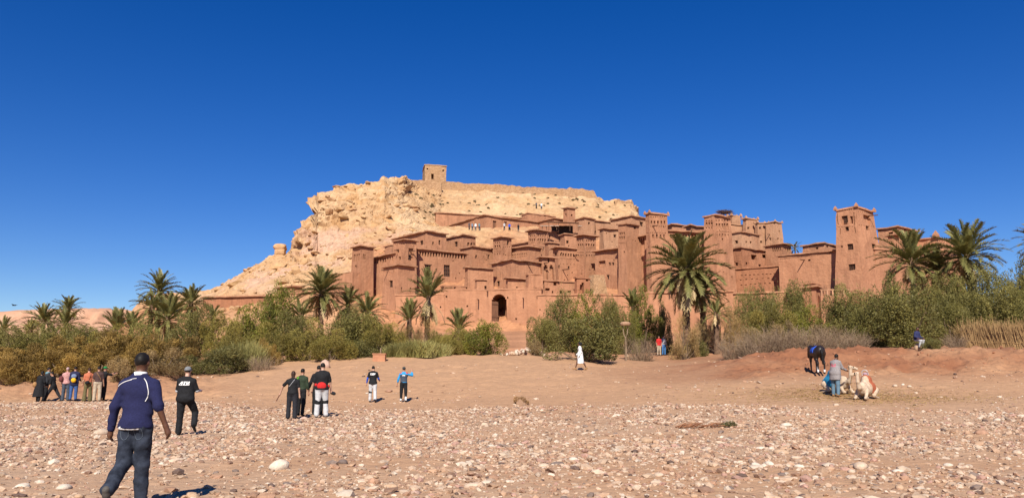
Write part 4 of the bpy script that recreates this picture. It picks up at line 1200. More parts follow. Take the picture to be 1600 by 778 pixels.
veg('dark', 352, 547, 95, 53.5, 'low dense dark bush on the sandy left bank')
veg('dark', 312, 552, 60, 53, 'small dark bush hugging the low dense one')
veg('olive', 303, 489, 86, 70, 'dark grey-green round tree below the wide low palm')
veg('green', 432, 448, 78, 78, 'bright green tree before the low far west houses')
veg('green', 395, 482, 76, 74, 'green tree left of the bright green one')
veg('willow', 348, 497, 84, 70, 'olive-green tall bush above the low dense dark bush')
veg('willow', 372, 520, 80, 60, 'yellow-green streaky bush beside the low dense dark bush')
veg('reed', 390, 522, 60, 57.5, 'yellow reeds at the edge of the streaky bush')
veg('willow', 425, 514, 92, 61, 'wide yellowish bush on the bank above the sand')
veg('tamarisk', 415, 528, 50, 58.5, 'single brownish tamarisk among the green bank bushes')
veg('willow', 480, 508, 96, 62, 'wide green bush behind the two hikers in black')
veg('olive', 462, 495, 76, 70, 'olive tree below the tall far west palm')
veg('olive', 545, 486, 118, 64, 'broad rounded olive bush left of the terracotta trough')
veg('willow', 590, 503, 76, 63, 'willow bush hanging over the terracotta trough')
veg('willow', 520, 522, 84, 60, 'low willow bush at the sand edge behind the man with red waist jacket')
veg('dark', 568, 528, 70, 61, 'shaded undergrowth next to the terracotta trough')
veg('tan', 560, 480, 56, 72, 'brown dead fronds and scrub below the touching palm')
veg('reed', 652, 523, 66, 61.5, 'tall pale green reed clump below the upright young palm')
veg('reed', 625, 530, 46, 61, 'narrow reed clump beside the terracotta trough')
veg('reed', 684, 530, 40, 63, 'thin reed clump right of the tall pale one')
veg('grey', 600, 520, 60, 70, 'grey scrub behind the trough reeds')
veg('tan', 668, 500, 44, 77, 'dead brown fronds hanging round the upright young palm')
veg('tan', 640, 512, 54, 75, 'brown scrub under the low bushy palm')
veg('willow', 690, 522, 60, 70, 'loose green scrub right of the upright young palm')
veg('willow', 616, 512, 56, 70, 'loose green scrub left of the low bushy palm')
veg('green', 757, 504, 76, 64.5, 'round green bush below the arched gate')
veg('willow', 700, 520, 56, 65, 'thin loose bush below the small upright palm')
veg('willow', 725, 514, 56, 67, 'half hidden bush behind the round green one')
veg('olive', 848, 500, 64, 72, 'olive bush right of the gate rubble')
veg('olive', 872, 470, 70, 75, 'olive tree in front of the broken annexes')
veg('green', 912, 468, 76, 75, 'green tree in front of the long retaining wall')
veg('olive', 948, 468, 60, 75, 'olive tree next to the forked post')
veg('dark', 912, 505, 142, 58.5, 'large rounded dark bush behind the walker in white')
veg('grey', 838, 532, 40, 63, 'small grey bush by the gate rubble')
veg('green', 1004, 462, 62, 77, 'tall narrow tree right of the forked post')
veg('olive', 975, 490, 46, 74, 'thin olive shrub behind the forked post')
veg('olive', 1032, 478, 40, 77, 'dark shrub left of the twin palm trunk')
veg('dry', 1000, 528, 50, 64, 'bare pale twigs under the tall narrow tree')
veg('tan', 1066, 494, 52, 64, 'heap of dry straw-coloured cane at the foot of the largest palm')
veg('tan', 1084, 512, 34, 64.5, 'smaller dry cane heap right of the larger one')
veg('tan', 1122, 462, 66, 75, 'wispy tan bush right of the largest palm')
veg('tan', 1140, 480, 50, 70, 'low wispy tan bush behind the dry brush')
veg('grey', 1098, 500, 40, 69, 'grey scrub under the leaning palm')
veg('dark', 1085, 528, 60, 66, 'dark low scrub on the red bank under the palms')
veg('olive', 1168, 462, 54, 76, 'small olive below the coursed wall')
veg('olive', 1192, 454, 62, 77, 'olive tree below the smooth wall corner')
veg('olive', 1236, 447, 74, 77, 'upright olive tree left of the mud kiosk')
veg('willow', 1205, 482, 90, 66, 'pale olive bush over the grey dry brush')
veg('green', 1262, 486, 76, 66, 'pale green willow behind the black horse')
veg('olive', 1302, 468, 76, 70, 'olive tree below the mud railing')
veg('olive', 1335, 458, 92, 68, 'olive tree in front of the big tapered tower')
veg('olive', 1385, 438, 104, 66, 'highest olive below the drooping palm')
veg('olive', 1408, 462, 128, 57, 'broad olive tree shading the person in white and blue')
veg('olive', 1352, 480, 96, 60, 'rounded olive above the resting camels')
veg('olive', 1450, 440, 100, 66, 'olive tree under the two tall palms')
veg('olive', 1492, 430, 96, 72, 'olive tree behind the straw-topped fence end')
veg('olive', 1545, 428, 104, 70, 'wide olive behind the cane fence')
veg('olive', 1596, 412, 96, 68, 'olive cut by the right picture edge')
veg('olive', 1525, 458, 96, 63, 'low olive just over the cane fence')
veg('olive', 1582, 452, 100, 62, 'low olive over the far end of the cane fence')
veg('olive', 1480, 470, 84, 61, 'olive bush left of the cane fence')
veg('olive', 1650, 420, 100, 64, 'olive standing beyond the cane fence end')
DB = 'bare grey dry brush along the top of the red bank'
for cx, yt, w, D in ((1150, 524, 60, 55), (1188, 515, 76, 54), (1228, 511, 80, 53.5), (1268, 510, 76, 53), (1305, 514, 70, 52.5), (1338, 520, 50, 52)):
    veg('dry', cx, yt, w, D, DB, 'dry brush on the red bank')
for cx, yt, w, D in ((1175, 512, 70, 57), (1225, 505, 76, 57), (1290, 508, 70, 56)):
    veg('grey', cx, yt, w, D, 'greyish twiggy bush just behind the dry brush', 'twiggy bushes behind the dry brush')
veg('dark', 1455, 528, 36, 51, 'tiny green shrub beside the person in white and blue')
veg('dry', 1490, 522, 40, 53, 'bare twigs at the open end of the cane fence')
veg('dry', 410, 556, 50, 54.5, 'dry grass tuft on the sand below the bank reeds')

# ---- cane fence on the right
M_CANE = pm('dry_cane', (.40, .26, .12), (.26, .155, .07), 3, .9, rand=.0)
fa, fb = at(1506, 545, 54.5), at(1640, 543, 51.5)
fe = empty('cane_fence', (fa[0], fa[1], gz(fa[0], fa[1])), 'woven dry cane fence with two crossrails before the olives', 'fence')
rs = np.random.RandomState(77)
mb = MB()
dv_ = fb - fa; ln_ = np.linalg.norm(dv_[:2]); dv_ = dv_ / ln_
for k in range(900):
    t = rs.uniform(0, ln_); p = dv_ * t + np.array((0, rs.uniform(-.08, .08), 0))
    zg = gz(fa[0] + p[0], fa[1] + p[1]) - gz(fa[0], fa[1])
    h = rs.uniform(1.1, 1.7) + (rs.rand() < .25) * rs.uniform(.1, .7)
    lx = rs.normal() * .22
    mb.tube([(p[0], p[1], zg - .1), (p[0] + lx, p[1] + rs.normal() * .05, zg + h)], [.018, .009], 4, cap=False)
mb.build('canes', M_CANE, fe, kind='stuff')
for zz in (.45, 1.1):
    q = MB(); pts = []
    for k in range(12):
        p = dv_ * ln_ * k / 11
        pts.append((p[0], p[1] - .12, gz(fa[0] + p[0], fa[1] + p[1]) - gz(fa[0], fa[1]) + zz + rs.uniform(-.06, .06)))
    q.tube(pts, [.022] * 12, 5); q.build('rail', M_CANE, fe)
for k in range(5):
    p = dv_ * ln_ * k / 4; zg = gz(fa[0] + p[0], fa[1] + p[1]) - gz(fa[0], fa[1])
    q = MB(); q.tube([(p[0], p[1] + .1, zg - .2), (p[0], p[1] + .1, zg + 1.5)], [.05, .04], 6); q.build('post', M_TWIG, fe)
for cx, yt in ((1525, 493), (1560, 495), (1595, 492)):
    veg('straw', cx, yt, 50, 56, 'loose straw-coloured cane sticking up behind the cane fence', 'loose cane behind the fence')

# ---- forked post with round woven top
pp = at(978, 552, 62)
fp = empty('forked_post', (pp[0], pp[1], top_z(pp[0], pp[1])), 'forked wooden post with a round woven shade on top', 'shade post')
zt = at(978, 508, 62)[2] - fp.location.z
q = MB(); q.tube([(0, 0, -.2), (.02, 0, zt * .35), (0, 0, zt * .66)], [.07, .06, .055], 8); q.build('post', M_TWIGP, fp)
for s in (-1, 1):
    q = MB(); q.tube([(0, 0, zt * .64), (s * .14, 0, zt * .75), (s * .2, 0, zt)], [.05, .04, .035], 7); q.build('fork', M_TWIGP, fp)
q = MB(); n = 20
for k in range(n):
    a0, a1 = 6.2832 * k / n, 6.2832 * (k + 1) / n
    for (r0, z0, r1, z1) in ((.0, .02, .40, 0), (.40, 0, .44, .14), (.44, .14, .30, .25), (.30, .25, .0, .30)):
        q.quad(*[(r * math.cos(a_), r * math.sin(a_), zt + z) for r, z, a_ in ((r0, z0, a0), (r0, z0, a1), (r1, z1, a1), (r1, z1, a0))])
q.build('shade', pm('woven_cane', (.42, .26, .16), (.30, .17, .10), 12, .9), fp)

# ---- terracotta trough
pp = at(593, 561, 58.5)
M_TERRA = pm('terracotta', (.46, .22, .12), (.36, .165, .09), 3, .85, bump=.01)
tro = empty('stone_trough', (pp[0], pp[1], top_z(pp[0], pp[1])), 'terracotta coloured stone trough with a rim and short post', 'trough')
q = MB()
for (x0, y0, z0, dx, dy, dz_) in ((-.45, -.3, -.1, .9, .12, .62), (-.45, .18, -.1, .9, .12, .62), (-.45, -.18, -.1, .12, .36, .62), (.33, -.18, -.1, .12, .36, .62), (-.33, -.18, -.1, .66, .36, .2)):
    q.box((x0, y0, z0), (dx, 0, 0), (0, dy, 0), (0, 0, dz_))
q.build('basin', M_TERRA, tro)
q = MB()
for (x0, y0, dx, dy) in ((-.5, -.35, 1.0, .16), (-.5, .19, 1.0, .16), (-.5, -.19, .16, .38), (.34, -.19, .16, .38)):
    q.box((x0, y0, .522), (dx, 0, 0), (0, dy, 0), (0, 0, .07))
q.build('rim', M_TERRA, tro)
q = MB(); q.tube([(.02, .3, 0), (.02, .3, 1.0)], [.06, .05], 7); q.build('post', M_TWIGP, tro)

# ---- scrub dots on the upper slope
rs = np.random.RandomState(44)
V_, F_, C_ = [], [], []
cnt = 0
while cnt < 70:
    i = rs.randint(0, nu); j = rs.randint(80, NH - 8)
    if not (650 < UU[i, j] < 985) or not (300 < pix_y[i, j] < 345): continue
    p = HPd[i, j]; s = rs.uniform(.25, .6); cnt += 1
    for _ in range(70):
        d = rs.normal(size=3); d /= np.linalg.norm(d); d[2] = abs(d[2]) * .7
        c = p + d * s * rs.uniform(.4, 1); t = rs.normal(size=3) * .09; u = rs.normal(size=3) * .09
        k = len(V_); V_ += [c - t, c + u, c + t, c - u]; F_.append((k, k + 1, k + 2, k + 3)); cc = np.array((.16, .115, .055)) * rs.uniform(.7, 1.3); C_ += [cc] * 4
add('scrub', mesh_np('scrub', np.array(V_), np.array(F_), [M_LEAF], cols=np.array(C_)), kind='stuff', label='sparse dry scrub dotting the slope under the rampart', cat='scrub')
# ---------------------------------------------------------------- river stones
STC = np.array([(.53, .385, .27), (.57, .44, .325), (.48, .315, .205), (.62, .52, .41), (.42, .25, .16), (.31, .19, .13), (.25, .185, .15), (.15, .10, .08), (.46, .28, .215)])
STP = np.array([.23, .17, .19, .07, .13, .08, .04, .03, .06])
M_STONE = pm('river_stone', (.98, .96, .94), (.74, .71, .69), 14, .85, attr=True, bump=.01, bscale=40)
def stone_field(n, y0, y1, s0, s1, sub, seed, dens, amax=.70):
    rs = np.random.RandomState(seed)
    Y = np.sqrt(rs.uniform(y0 ** 2, y1 ** 2, n * 4)); a = rs.uniform(-amax, amax, n * 4)
    X = a * Y
    k = rs.rand(n * 4) < dens(X, Y)
    X, Y = X[k][:n], Y[k][:n]
    n = len(X)
    s = np.minimum(s0 * np.exp(rs.normal(size=n) * .5), s1)
    v, f = sub
    nv_ = len(v)
    ax = np.stack((s * rs.uniform(.8, 1.5, n), s * rs.uniform(.7, 1.1, n), s * rs.uniform(.32, .7, n)), -1)
    ang = rs.uniform(0, 6.28, n); tl = rs.normal(size=(n, 2)) * .16
    jit = 1 + .14 * rs.normal(size=(n, nv_, 1)).clip(-1.6, 1.6)
    P = v[None] * jit * ax[:, None, :]
    P[..., 2] += P[..., 0] * tl[:, None, 0] + P[..., 1] * tl[:, None, 1]
    c, sn = np.cos(ang)[:, None], np.sin(ang)[:, None]
    x, y = P[..., 0] * c - P[..., 1] * sn, P[..., 0] * sn + P[..., 1] * c
    z = P[..., 2] + (ground_z(X, Y) + ax[:, 2] * .30)[:, None]
    V_ = np.stack((x + X[:, None], y + Y[:, None], z), -1).reshape(-1, 3)
    F_ = (f[None] + (np.arange(n) * nv_)[:, None, None]).reshape(-1, 3)
    col = STC[rs.choice(len(STC), n, p=STP)] * rs.uniform(.8, 1.15, n)[:, None]
    return V_, F_, np.repeat(col, nv_, 0)
def dens_near(X, Y):
    P = np.stack((X, Y, 0 * X), -1)
    d = .16 + .60 * sstep(-.5, .6, fbm(P * np.array((.45, .28, 1)), 3, 71))
    edge = 33 + 3.5 * vnoise(P * .12, 72) - 5 * sstep(.25, .45, X / Y) + 8 * (1 - sstep(-.5, -.25, X / Y))
    return d * (1 - sstep(edge - 2.5, edge + 2, Y)) + .006 + .03 * sstep(.1, .7, fbm(P * .35, 2, 75))
blocks = [stone_field(4600, 7.0, 15, .032, .10, ICO2 if False else ICO1, 1, dens_near),
          stone_field(46000, 15, 44, .030, .10, (ICO1[0][:12], None) if False else ICO1, 2, dens_near),
          stone_field(20000, 7.0, 24, .017, .035, ICO1, 3, dens_near),
          stone_field(700, 36, 56, .045, .13, ICO1, 4, lambda X, Y: .25 + .6 * sstep(.0, .6, fbm(np.stack((X, Y, 0 * X), -1) * .25, 2, 79)))]
off = 0; VV_, FF_, CC_ = [], [], []
for v_, f_, c_ in blocks:
    VV_.append(v_); FF_.append(f_ + off); CC_.append(c_); off += len(v_)
add('gravel', mesh_np('gravel', np.vstack(VV_), np.vstack(FF_), [M_STONE], smooth=False, cols=np.vstack(CC_)), kind='stuff', label='pale cobbles and gravel covering the dry riverbed', cat='gravel')
# the large single stones
def one_stone(seed, flat, col):
    v, f = ICO2
    rs = np.random.RandomState(seed)
    v = v * (1 + .13 * fbm(v * 1.2 + seed, 3, seed))[:, None]
    for _ in range(4):
        n = rs.normal(size=3); n /= np.linalg.norm(n); d = rs.uniform(.7, .92); s = v @ n
        v = v - np.where(s > d, (s - d) * .85, 0)[:, None] * n
    v = v * np.array((1, .8, flat))
    return mesh_np('stone', v, f, [M_STONE], smooth=True, cols=np.repeat(np.array(col)[None], len(v), 0))
TYPES = [('cream', (.58, .45, .335)), ('sandy tan', (.50, .345, .225)), ('off-white', (.66, .57, .46)), ('reddish brown', (.40, .235, .155)), ('dark grey-brown', (.19, .145, .125)), ('pinkish', (.54, .37, .29))]
SM = [[one_stone(1500 + 10 * i + j, (.5, .62, .42)[j], c) for j in range(3)] for i, (_, c) in enumerate(TYPES)]
rs = np.random.RandomState(19)
ns = 0
SH = [('flat', 0), ('rounded', 1), ('low', 2)]
CY = np.sqrt(rs.uniform(8.0 ** 2, 27.0 ** 2, 3000)); CX = rs.uniform(-.68, .68, 3000) * CY
ck = rs.rand(3000) < dens_near(CX, CY) * 1.2
ck &= ~((np.abs(CX + 4.3) < .7) & (np.abs(CY - 9.2) < .8))
CX, CY = CX[ck][:260], CY[ck][:260]; CZ = ground_z(CX, CY)
for X, Y, Zg in zip(CX, CY, CZ):
    t = rs.choice(6, p=(.36, .24, .14, .12, .07, .07)); j = rs.randint(3)
    s = rs.uniform(.045, .085) * (1 + .012 * (Y - 8)) * (1 + (rs.rand() < .08) * .5)
    o = add('stone', SM[t][j], None, (X, Y, Zg + s * .12), (rs.normal() * .12, rs.normal() * .12, rs.uniform(0, 6.28)), (s * rs.uniform(1, 1.45), s * rs.uniform(.9, 1.2), s),
            label='%s %s %s stone lying among the riverbed gravel' % (SH[j][0], 'large' if s > .11 else 'smaller', TYPES[t][0]), cat='stone', group='loose stones on the riverbed')
    ns += 1
def ground_pt(px, py):
    k = (389.0 - py) / F; d = np.array(((px - 800.0) / F, CP - k * SP, SP + k * CP))
    t = np.arange(3.0, 90, .03)
    g = ground_z(d[0] * t, d[1] * t)
    i = int(np.argmax(EYE + d[2] * t <= g))
    return d[0] * t[i], d[1] * t[i], g[i]
def special(px, py, wpx, t, j, label, hs=1.0):
    x, y, z = ground_pt(px, py)
    s = wpx * y / F / 2
    add('stone', SM[t][j], None, (x, y, z + s * .22 * hs), (0.05, 0, .3 + px), (s, s * .95, s * hs), label=label, cat='stone')
special(437, 733, 32, 2, 1, 'biggest white rounded boulder alone on bare sand', 1.05)
special(1010, 692, 28, 1, 0, 'broad flat tan rock near the dried branch', .9)
special(1345, 732, 26, 0, 1, 'cream boulder standing out of the gravel below the camels', 1.0)
special(1228, 666, 20, 2, 0, 'pale angular slab between the gravel and the straw', .8)
special(158, 679, 28, 0, 0, 'wide pale stone beside the man in the navy sweater', .9)
special(1335, 729 - 2, 14, 4, 0, 'dark slab touching the cream boulder', .7)
special(536, 724, 18, 4, 1, 'dark brown cobble on bare sand beyond the white boulder', .9)
special(508, 574, 20, 5, 1, 'round pinkish boulder on the bank edge behind the man with the red jacket', 1.4)
for k, (px, py, w, t, lab) in enumerate(((1399, 604, 10, 0, 'left of three pale stones behind the resting camel'), (1411, 602, 7, 2, 'middle small one of three pale stones behind the resting camel'), (1421, 605, 9, 0, 'outermost of three pale stones behind the resting camel'))):
    special(px, py, w, t, 1, lab, 1.0)
special(955, 560, 12, 1, 1, 'tan stone at the foot of the large dark bush', 1.0)
special(980, 558, 10, 1, 1, 'tan stone at the foot of the forked post', 1.2)
special(1045, 606, 12, 3, 1, 'brown rock on the sand between walker and camels', .8)
special(608, 612, 14, 3, 0, 'brown rock in the sand between the two hikers', .7)
special(1307, 634, 10, 0, 1, 'pale stone on the straw edge before the camels', 1.0)
# rubble heap under the gate
x0, y0, z0 = 0, 0, 0
hp = at(822, 556, 64)
hz = top_z(hp[0], hp[1])
he = empty('rubble_heap', (hp[0], hp[1], hz), 'heap of pale rubble stones below the gate path', 'rubble')
rs = np.random.RandomState(8)
M_RUB = M_STONE
for k in range(70):
    x = rs.normal() * .85; y = rs.normal() * .6
    z = max(0, .55 * math.exp(-(x * x / 1.6 + y * y / .8))) + rs.uniform(-.05, .06)
    s = rs.uniform(.09, .2)
    add('stone', SM[rs.choice((0, 1, 2, 5))][rs.randint(3)], he, (x, y, z + top_z(hp[0] + x, hp[1] + y) - hz), tuple(rs.uniform(0, 3, 3)), s)
M_CLOD = pm('red_clod', (.33, .15, .08), (.24, .105, .055), 3, .95)
CLOD = [boulder_mesh(130 + k, M_CLOD, sub=ICO1) for k in range(8)]
# loose rocks along the red bank and slopes in front of the walls
for k in range(60):
    u = rs.uniform(1140, 1600); D = rs.uniform(45, 50)
    x = (u - 800) / F * D
    add('clod', CLOD[rs.randint(8)], None, (x, D, gz(x, D)), tuple(rs.uniform(0, 3, 3)), rs.uniform(.07, .2), label='small broken clod on the eroded red bank', cat='clod', group='clods on the red bank')
# straw on the ground round the camels
rs = np.random.RandomState(23)
n = 5200
X = rs.normal(size=n) * 2.6 + 14.6; Y = rs.normal(size=n) * 2.2 + 34.2
k = np.abs(Y - 34.2) < 5
X, Y = X[k], Y[k]; n = len(X)
Z = ground_z(X, Y) + .012 + rs.uniform(0, .02, n)
an = rs.uniform(0, 6.28, n); L = rs.uniform(.05, .16, n); w = .008
dx, dy = np.cos(an) * L, np.sin(an) * L; ex, ey = -np.sin(an) * w, np.cos(an) * w
Pq = np.stack([np.stack((X + a * dx + b * ex, Y + a * dy + b * ey, Z + a * .012), -1) for a, b in ((-1, -1), (1, -1), (1, 1), (-1, 1))], 1).reshape(-1, 3)
sc_ = np.repeat(np.array((.52, .36, .10))[None] * rs.uniform(.7, 1.2, n)[:, None], 4, 0)
add('straw', mesh_np('straw', Pq, np.arange(4 * n).reshape(n, 4), [M_STONE], cols=sc_), kind='stuff', label='scattered yellow straw under the resting camels', cat='straw')
# dried branch with weed on the gravel
x, y, z = ground_pt(1105, 668)
br = empty('dried_branch', (x, y, z), 'dried reddish branch with a dark weed tuft on the gravel', 'branch')
mb = MB(); rs = np.random.RandomState(3)
for k in range(26):
    p = np.array((rs.uniform(-.9, .2), rs.uniform(-.25, .25), .02)); d = np.array((rs.uniform(.2, .6), rs.normal() * .2, rs.uniform(0, .14)))
    mb.tube([p, p + d * .5 + (0, 0, .03), p + d], [.02, .014, .006], 4)
mb.build('twigs', pm('red_twigs', (.30, .14, .07), (.2, .09, .05), 5, .95), br)
lf = bush_mesh(444, 500, .55, .15, .06, .3, (.07, .08, .03), (.14, .13, .05), 8)
add('weed', lf[0], br, (.6, .05, 0))
x, y, z = ground_pt(815, 633)
tb = bush_mesh(445, 900, .85, .3, .1, .12, (.30, .16, .07), (.42, .24, .1), 8, .3)
o = empty('dry_tuft', (x, y, z), 'small rusty tuft of dry weed on the gravel edge', 'tuft')
add('blades', tb[0], o)
# ---------------------------------------------------------------- people and animals: smooth continuous surfaces from joint chains
class Sdf:
    """blends tapered limbs and ellipsoids into one field and meshes it"""
    def __init__(s, lo, hi, h):
        s.h = h; s.lo = np.array(lo, float) - 3 * h
        s.n = np.ceil((np.array(hi, float) + 3 * h - s.lo) / h).astype(int) + 1
        s.f = np.full(tuple(s.n), 1.0)
        s.ax = [s.lo[k] + h * np.arange(s.n[k]) for k in range(3)]
    def _sl(s, lo, hi):
        i0 = np.clip(np.floor((np.array(lo) - s.lo) / s.h).astype(int), 0, s.n - 1)
        i1 = np.clip(np.ceil((np.array(hi) - s.lo) / s.h).astype(int) + 1, 1, s.n)
        if np.any(i1 <= i0): return None, None
        sl = tuple(slice(a, b) for a, b in zip(i0, i1))
        g = np.stack(np.meshgrid(*[s.ax[k][sl[k]] for k in range(3)], indexing='ij'), -1)
        return sl, g
    def _put(s, sl, d, k):
        a = s.f[sl]
        h = np.clip(.5 + .5 * (d - a) / k, 0, 1)
        s.f[sl] = d * (1 - h) + a * h - k * h * (1 - h)
    def cap(s, a, b, ra, rb, k=.02, flat=None):
        a, b = np.array(a, float), np.array(b, float)
        m = max(ra, rb) * (max(flat) if flat is not None else 1) + 4 * k + 2 * s.h
        sl, g = s._sl(np.minimum(a, b) - m, np.maximum(a, b) + m)
        if sl is None: return
        ab = b - a
        t = np.clip(((g - a) @ ab) / max(ab @ ab, 1e-9), 0, 1)
        q = g - a - t[..., None] * ab
        if flat is not None: q = q / np.array(flat)
        s._put(sl, np.sqrt((q ** 2).sum(-1)) - (ra + (rb - ra) * t), k)
    def ell(s, c, r, k=.02, rot=None):
        c, r = np.array(c, float), np.array(r, float)
        m = r.max() + 4 * k + 2 * s.h
        sl, g = s._sl(c - m, c + m)
        if sl is None: return
        q = g - c
        if rot is not None: q = q @ rot
        q = q / r
        L = np.sqrt((q ** 2).sum(-1))
        g2 = np.sqrt(((q / r) ** 2).sum(-1)) + 1e-9
        s._put(sl, L * (L - 1) / g2, k)
    def cut(s, n, d):
        """keep only the side n.p <= d"""
        n = np.array(n, float)
        v = s.ax[0][:, None, None] * n[0] + s.ax[1][None, :, None] * n[1] + s.ax[2][None, None, :] * n[2] - d
        s.f = np.maximum(s.f, v)
    def wrinkle(s, amp, sc, seed):
        g = np.stack(np.meshgrid(*s.ax, indexing='ij'), -1)
        m = np.abs(s.f) < 4 * s.h + amp
        s.f[m] += amp * (vnoise(g[m] * np.array(sc), seed) + .5 * vnoise(g[m] * np.array(sc) * 2.1, seed + 1))
    def mesh(s, name, mat, cols=None, smooth=True):
        f = s.f; h = s.h
        ins = f < 0
        c = [ins[i:i + f.shape[0] - 1, j:j + f.shape[1] - 1, k:k + f.shape[2] - 1] for i in (0, 1) for j in (0, 1) for k in (0, 1)]
        cnt = sum(x.astype(np.int8) for x in c)
        act = (cnt > 0) & (cnt < 8)
        idx = np.argwhere(act)
        if len(idx) == 0: return None
        vid = np.full(act.shape, -1, np.int64); vid[act] = np.arange(len(idx))
        acc = np.zeros((len(idx), 3)); num = np.zeros(len(idx))
        cr = [(i, j, k) for i in (0, 1) for j in (0, 1) for k in (0, 1)]
        val = np.stack([f[idx[:, 0] + i, idx[:, 1] + j, idx[:, 2] + k] for i, j, k in cr], 1)
        for a in range(8):
            for b in range(a + 1, 8):
                if sum(abs(cr[a][q] - cr[b][q]) for q in range(3)) != 1: continue
                va, vb = val[:, a], val[:, b]
                m = (va < 0) != (vb < 0)
                t = np.where(m, va / np.where(m, va - vb, 1), 0)
                p = np.array(cr[a])[None] + t[:, None] * (np.array(cr[b]) - np.array(cr[a]))[None]
                acc += np.where(m[:, None], p, 0); num += m
        V_ = s.lo + h * (idx + acc / num[:, None])
        Fs = []
        for ax in range(3):
            o = [q for q in range(3) if q != ax]
            A = np.moveaxis(ins, ax, 0)
            ch = A[:-1] != A[1:]
            e = np.argwhere(ch)
            ix = np.zeros((len(e), 3), int); ix[:, ax] = e[:, 0]; ix[:, o[0]] = e[:, 1]; ix[:, o[1]] = e[:, 2]
            k = (ix[:, o[0]] > 0) & (ix[:, o[1]] > 0) & (ix[:, o[0]] < act.shape[o[0]]) & (ix[:, o[1]] < act.shape[o[1]])
            ix = ix[k]
            sgn = ins[ix[:, 0], ix[:, 1], ix[:, 2]]
            q = []
            for da, db in ((-1, -1), (0, -1), (0, 0), (-1, 0)):
                t = ix.copy(); t[:, o[0]] += da; t[:, o[1]] += db
                q.append(vid[t[:, 0], t[:, 1], t[:, 2]])
            q = np.stack(q, 1)
            fl = sgn if ax != 1 else ~sgn
            q = np.where(fl[:, None], q, q[:, ::-1])
            Fs.append(q)
        Q_ = np.vstack(Fs)
        Q_ = Q_[(Q_ >= 0).all(1)]
        return mesh_np(name, V_, Q_, [mat], smooth=smooth, cols=(cols(V_) if cols is not None else None))

FM = {}
def fmat(name, c, c2=None, sc=18, rough=.85, **k):
    if name not in FM:
        FM[name] = pm(name, c, c2 or tuple(x * .72 for x in c), sc, rough, coords='obj', **k)
    return FM[name]
SK_D = fmat('skin_dark', (.115, .050, .027), (.09, .038, .02), rough=.5, spec=.4)
SK_M = fmat('skin_tan', (.40, .21, .135), (.34, .17, .105), rough=.5, spec=.4)
SK_L = fmat('skin_light', (.52, .31, .22), (.46, .26, .18), rough=.5, spec=.4)
BLK = fmat('black_cloth', (.014, .014, .016), (.008, .008, .009))
HAIRB = fmat('black_hair', (.010, .008, .007), (.006, .005, .004), rough=.6)
HAIRN = fmat('brown_hair', (.045, .02, .012), (.03, .013, .008), rough=.5)

def rotx(v, a):
    c, s_ = math.cos(a), math.sin(a)
    return np.array((v[0], v[1] * c - v[2] * s_, v[2] * c + v[1] * s_))

def skeleton(P):
    """joints of a 1.75 m figure, x right, y forward, z up; angles in degrees, + = forward"""
    r = math.radians
    J = {}
    hipz = .93
    J['pel'] = np.array((0, 0, hipz + .03))
    lean = r(P.get('lean', 2))
    up = np.array((0, math.sin(lean), math.cos(lean)))
    J['waist'] = J['pel'] + up * .13
    J['chest'] = J['pel'] + up * .36
    J['neck'] = J['pel'] + up * .55
    hd = r(P.get('nod', 4) + P.get('lean', 2))
    J['head'] = J['neck'] + np.array((0, math.sin(hd) * .15 + .01, math.cos(hd) * .15))
    for sd, sg in (('L', -1), ('R', 1)):
        th, kn = P.get('thigh' + sd, 0), P.get('knee' + sd, 4)
        ab = r(P.get('abd' + sd, 3))
        hp = np.array((sg * .092, 0, hipz))
        d1 = np.array((sg * math.sin(ab), math.sin(r(th)) * math.cos(ab), -math.cos(r(th)) * math.cos(ab)))
        k = hp + d1 * .44
        a2 = r(th - kn)
        d2 = np.array((sg * math.sin(ab) * .6, math.sin(a2), -math.cos(a2))); d2 /= np.linalg.norm(d2)
        an = k + d2 * .41
        fo = r(P.get('foot' + sd, 0)) + (a2 if a2 < 0 else a2 * .6)
        J['hip' + sd], J['knee' + sd], J['ank' + sd] = hp, k, an
        fd = np.array((sg * .12, math.cos(fo), math.sin(fo))); fd /= np.linalg.norm(fd)
        dn = np.array((0, math.sin(fo), -math.cos(fo)))
        J['heel' + sd] = an + dn * .05 - fd * .04
        J['toe' + sd] = an + dn * .062 + fd * .175
        sh = J['pel'] + up * .455 + np.array((sg * .172, 0, 0))
        ua, ub, el = r(P.get('arm' + sd, 0)), r(P.get('out' + sd, 9)), r(P.get('elb' + sd, 12))
        e1 = np.array((sg * math.sin(ub), math.sin(ua) * math.cos(ub), -math.cos(ua) * math.cos(ub)))
        eb = sh + e1 * .29
        inn = r(P.get('inn' + sd, 0))
        a3 = ua + el
        e2 = np.array((sg * (math.sin(ub) * .5 - math.sin(inn)), math.sin(a3) * math.cos(inn), -math.cos(a3) * math.cos(inn))); e2 /= np.linalg.norm(e2)
        wr = eb + e2 * .25
        J['sh' + sd], J['elb' + sd], J['wr' + sd], J['hd' + sd] = sh, eb, wr, e2
    return J

def lim(J, keys, m=.3):
    p = np.array([J[k] for k in keys])
    return p.min(0) - m, p.max(0) + m

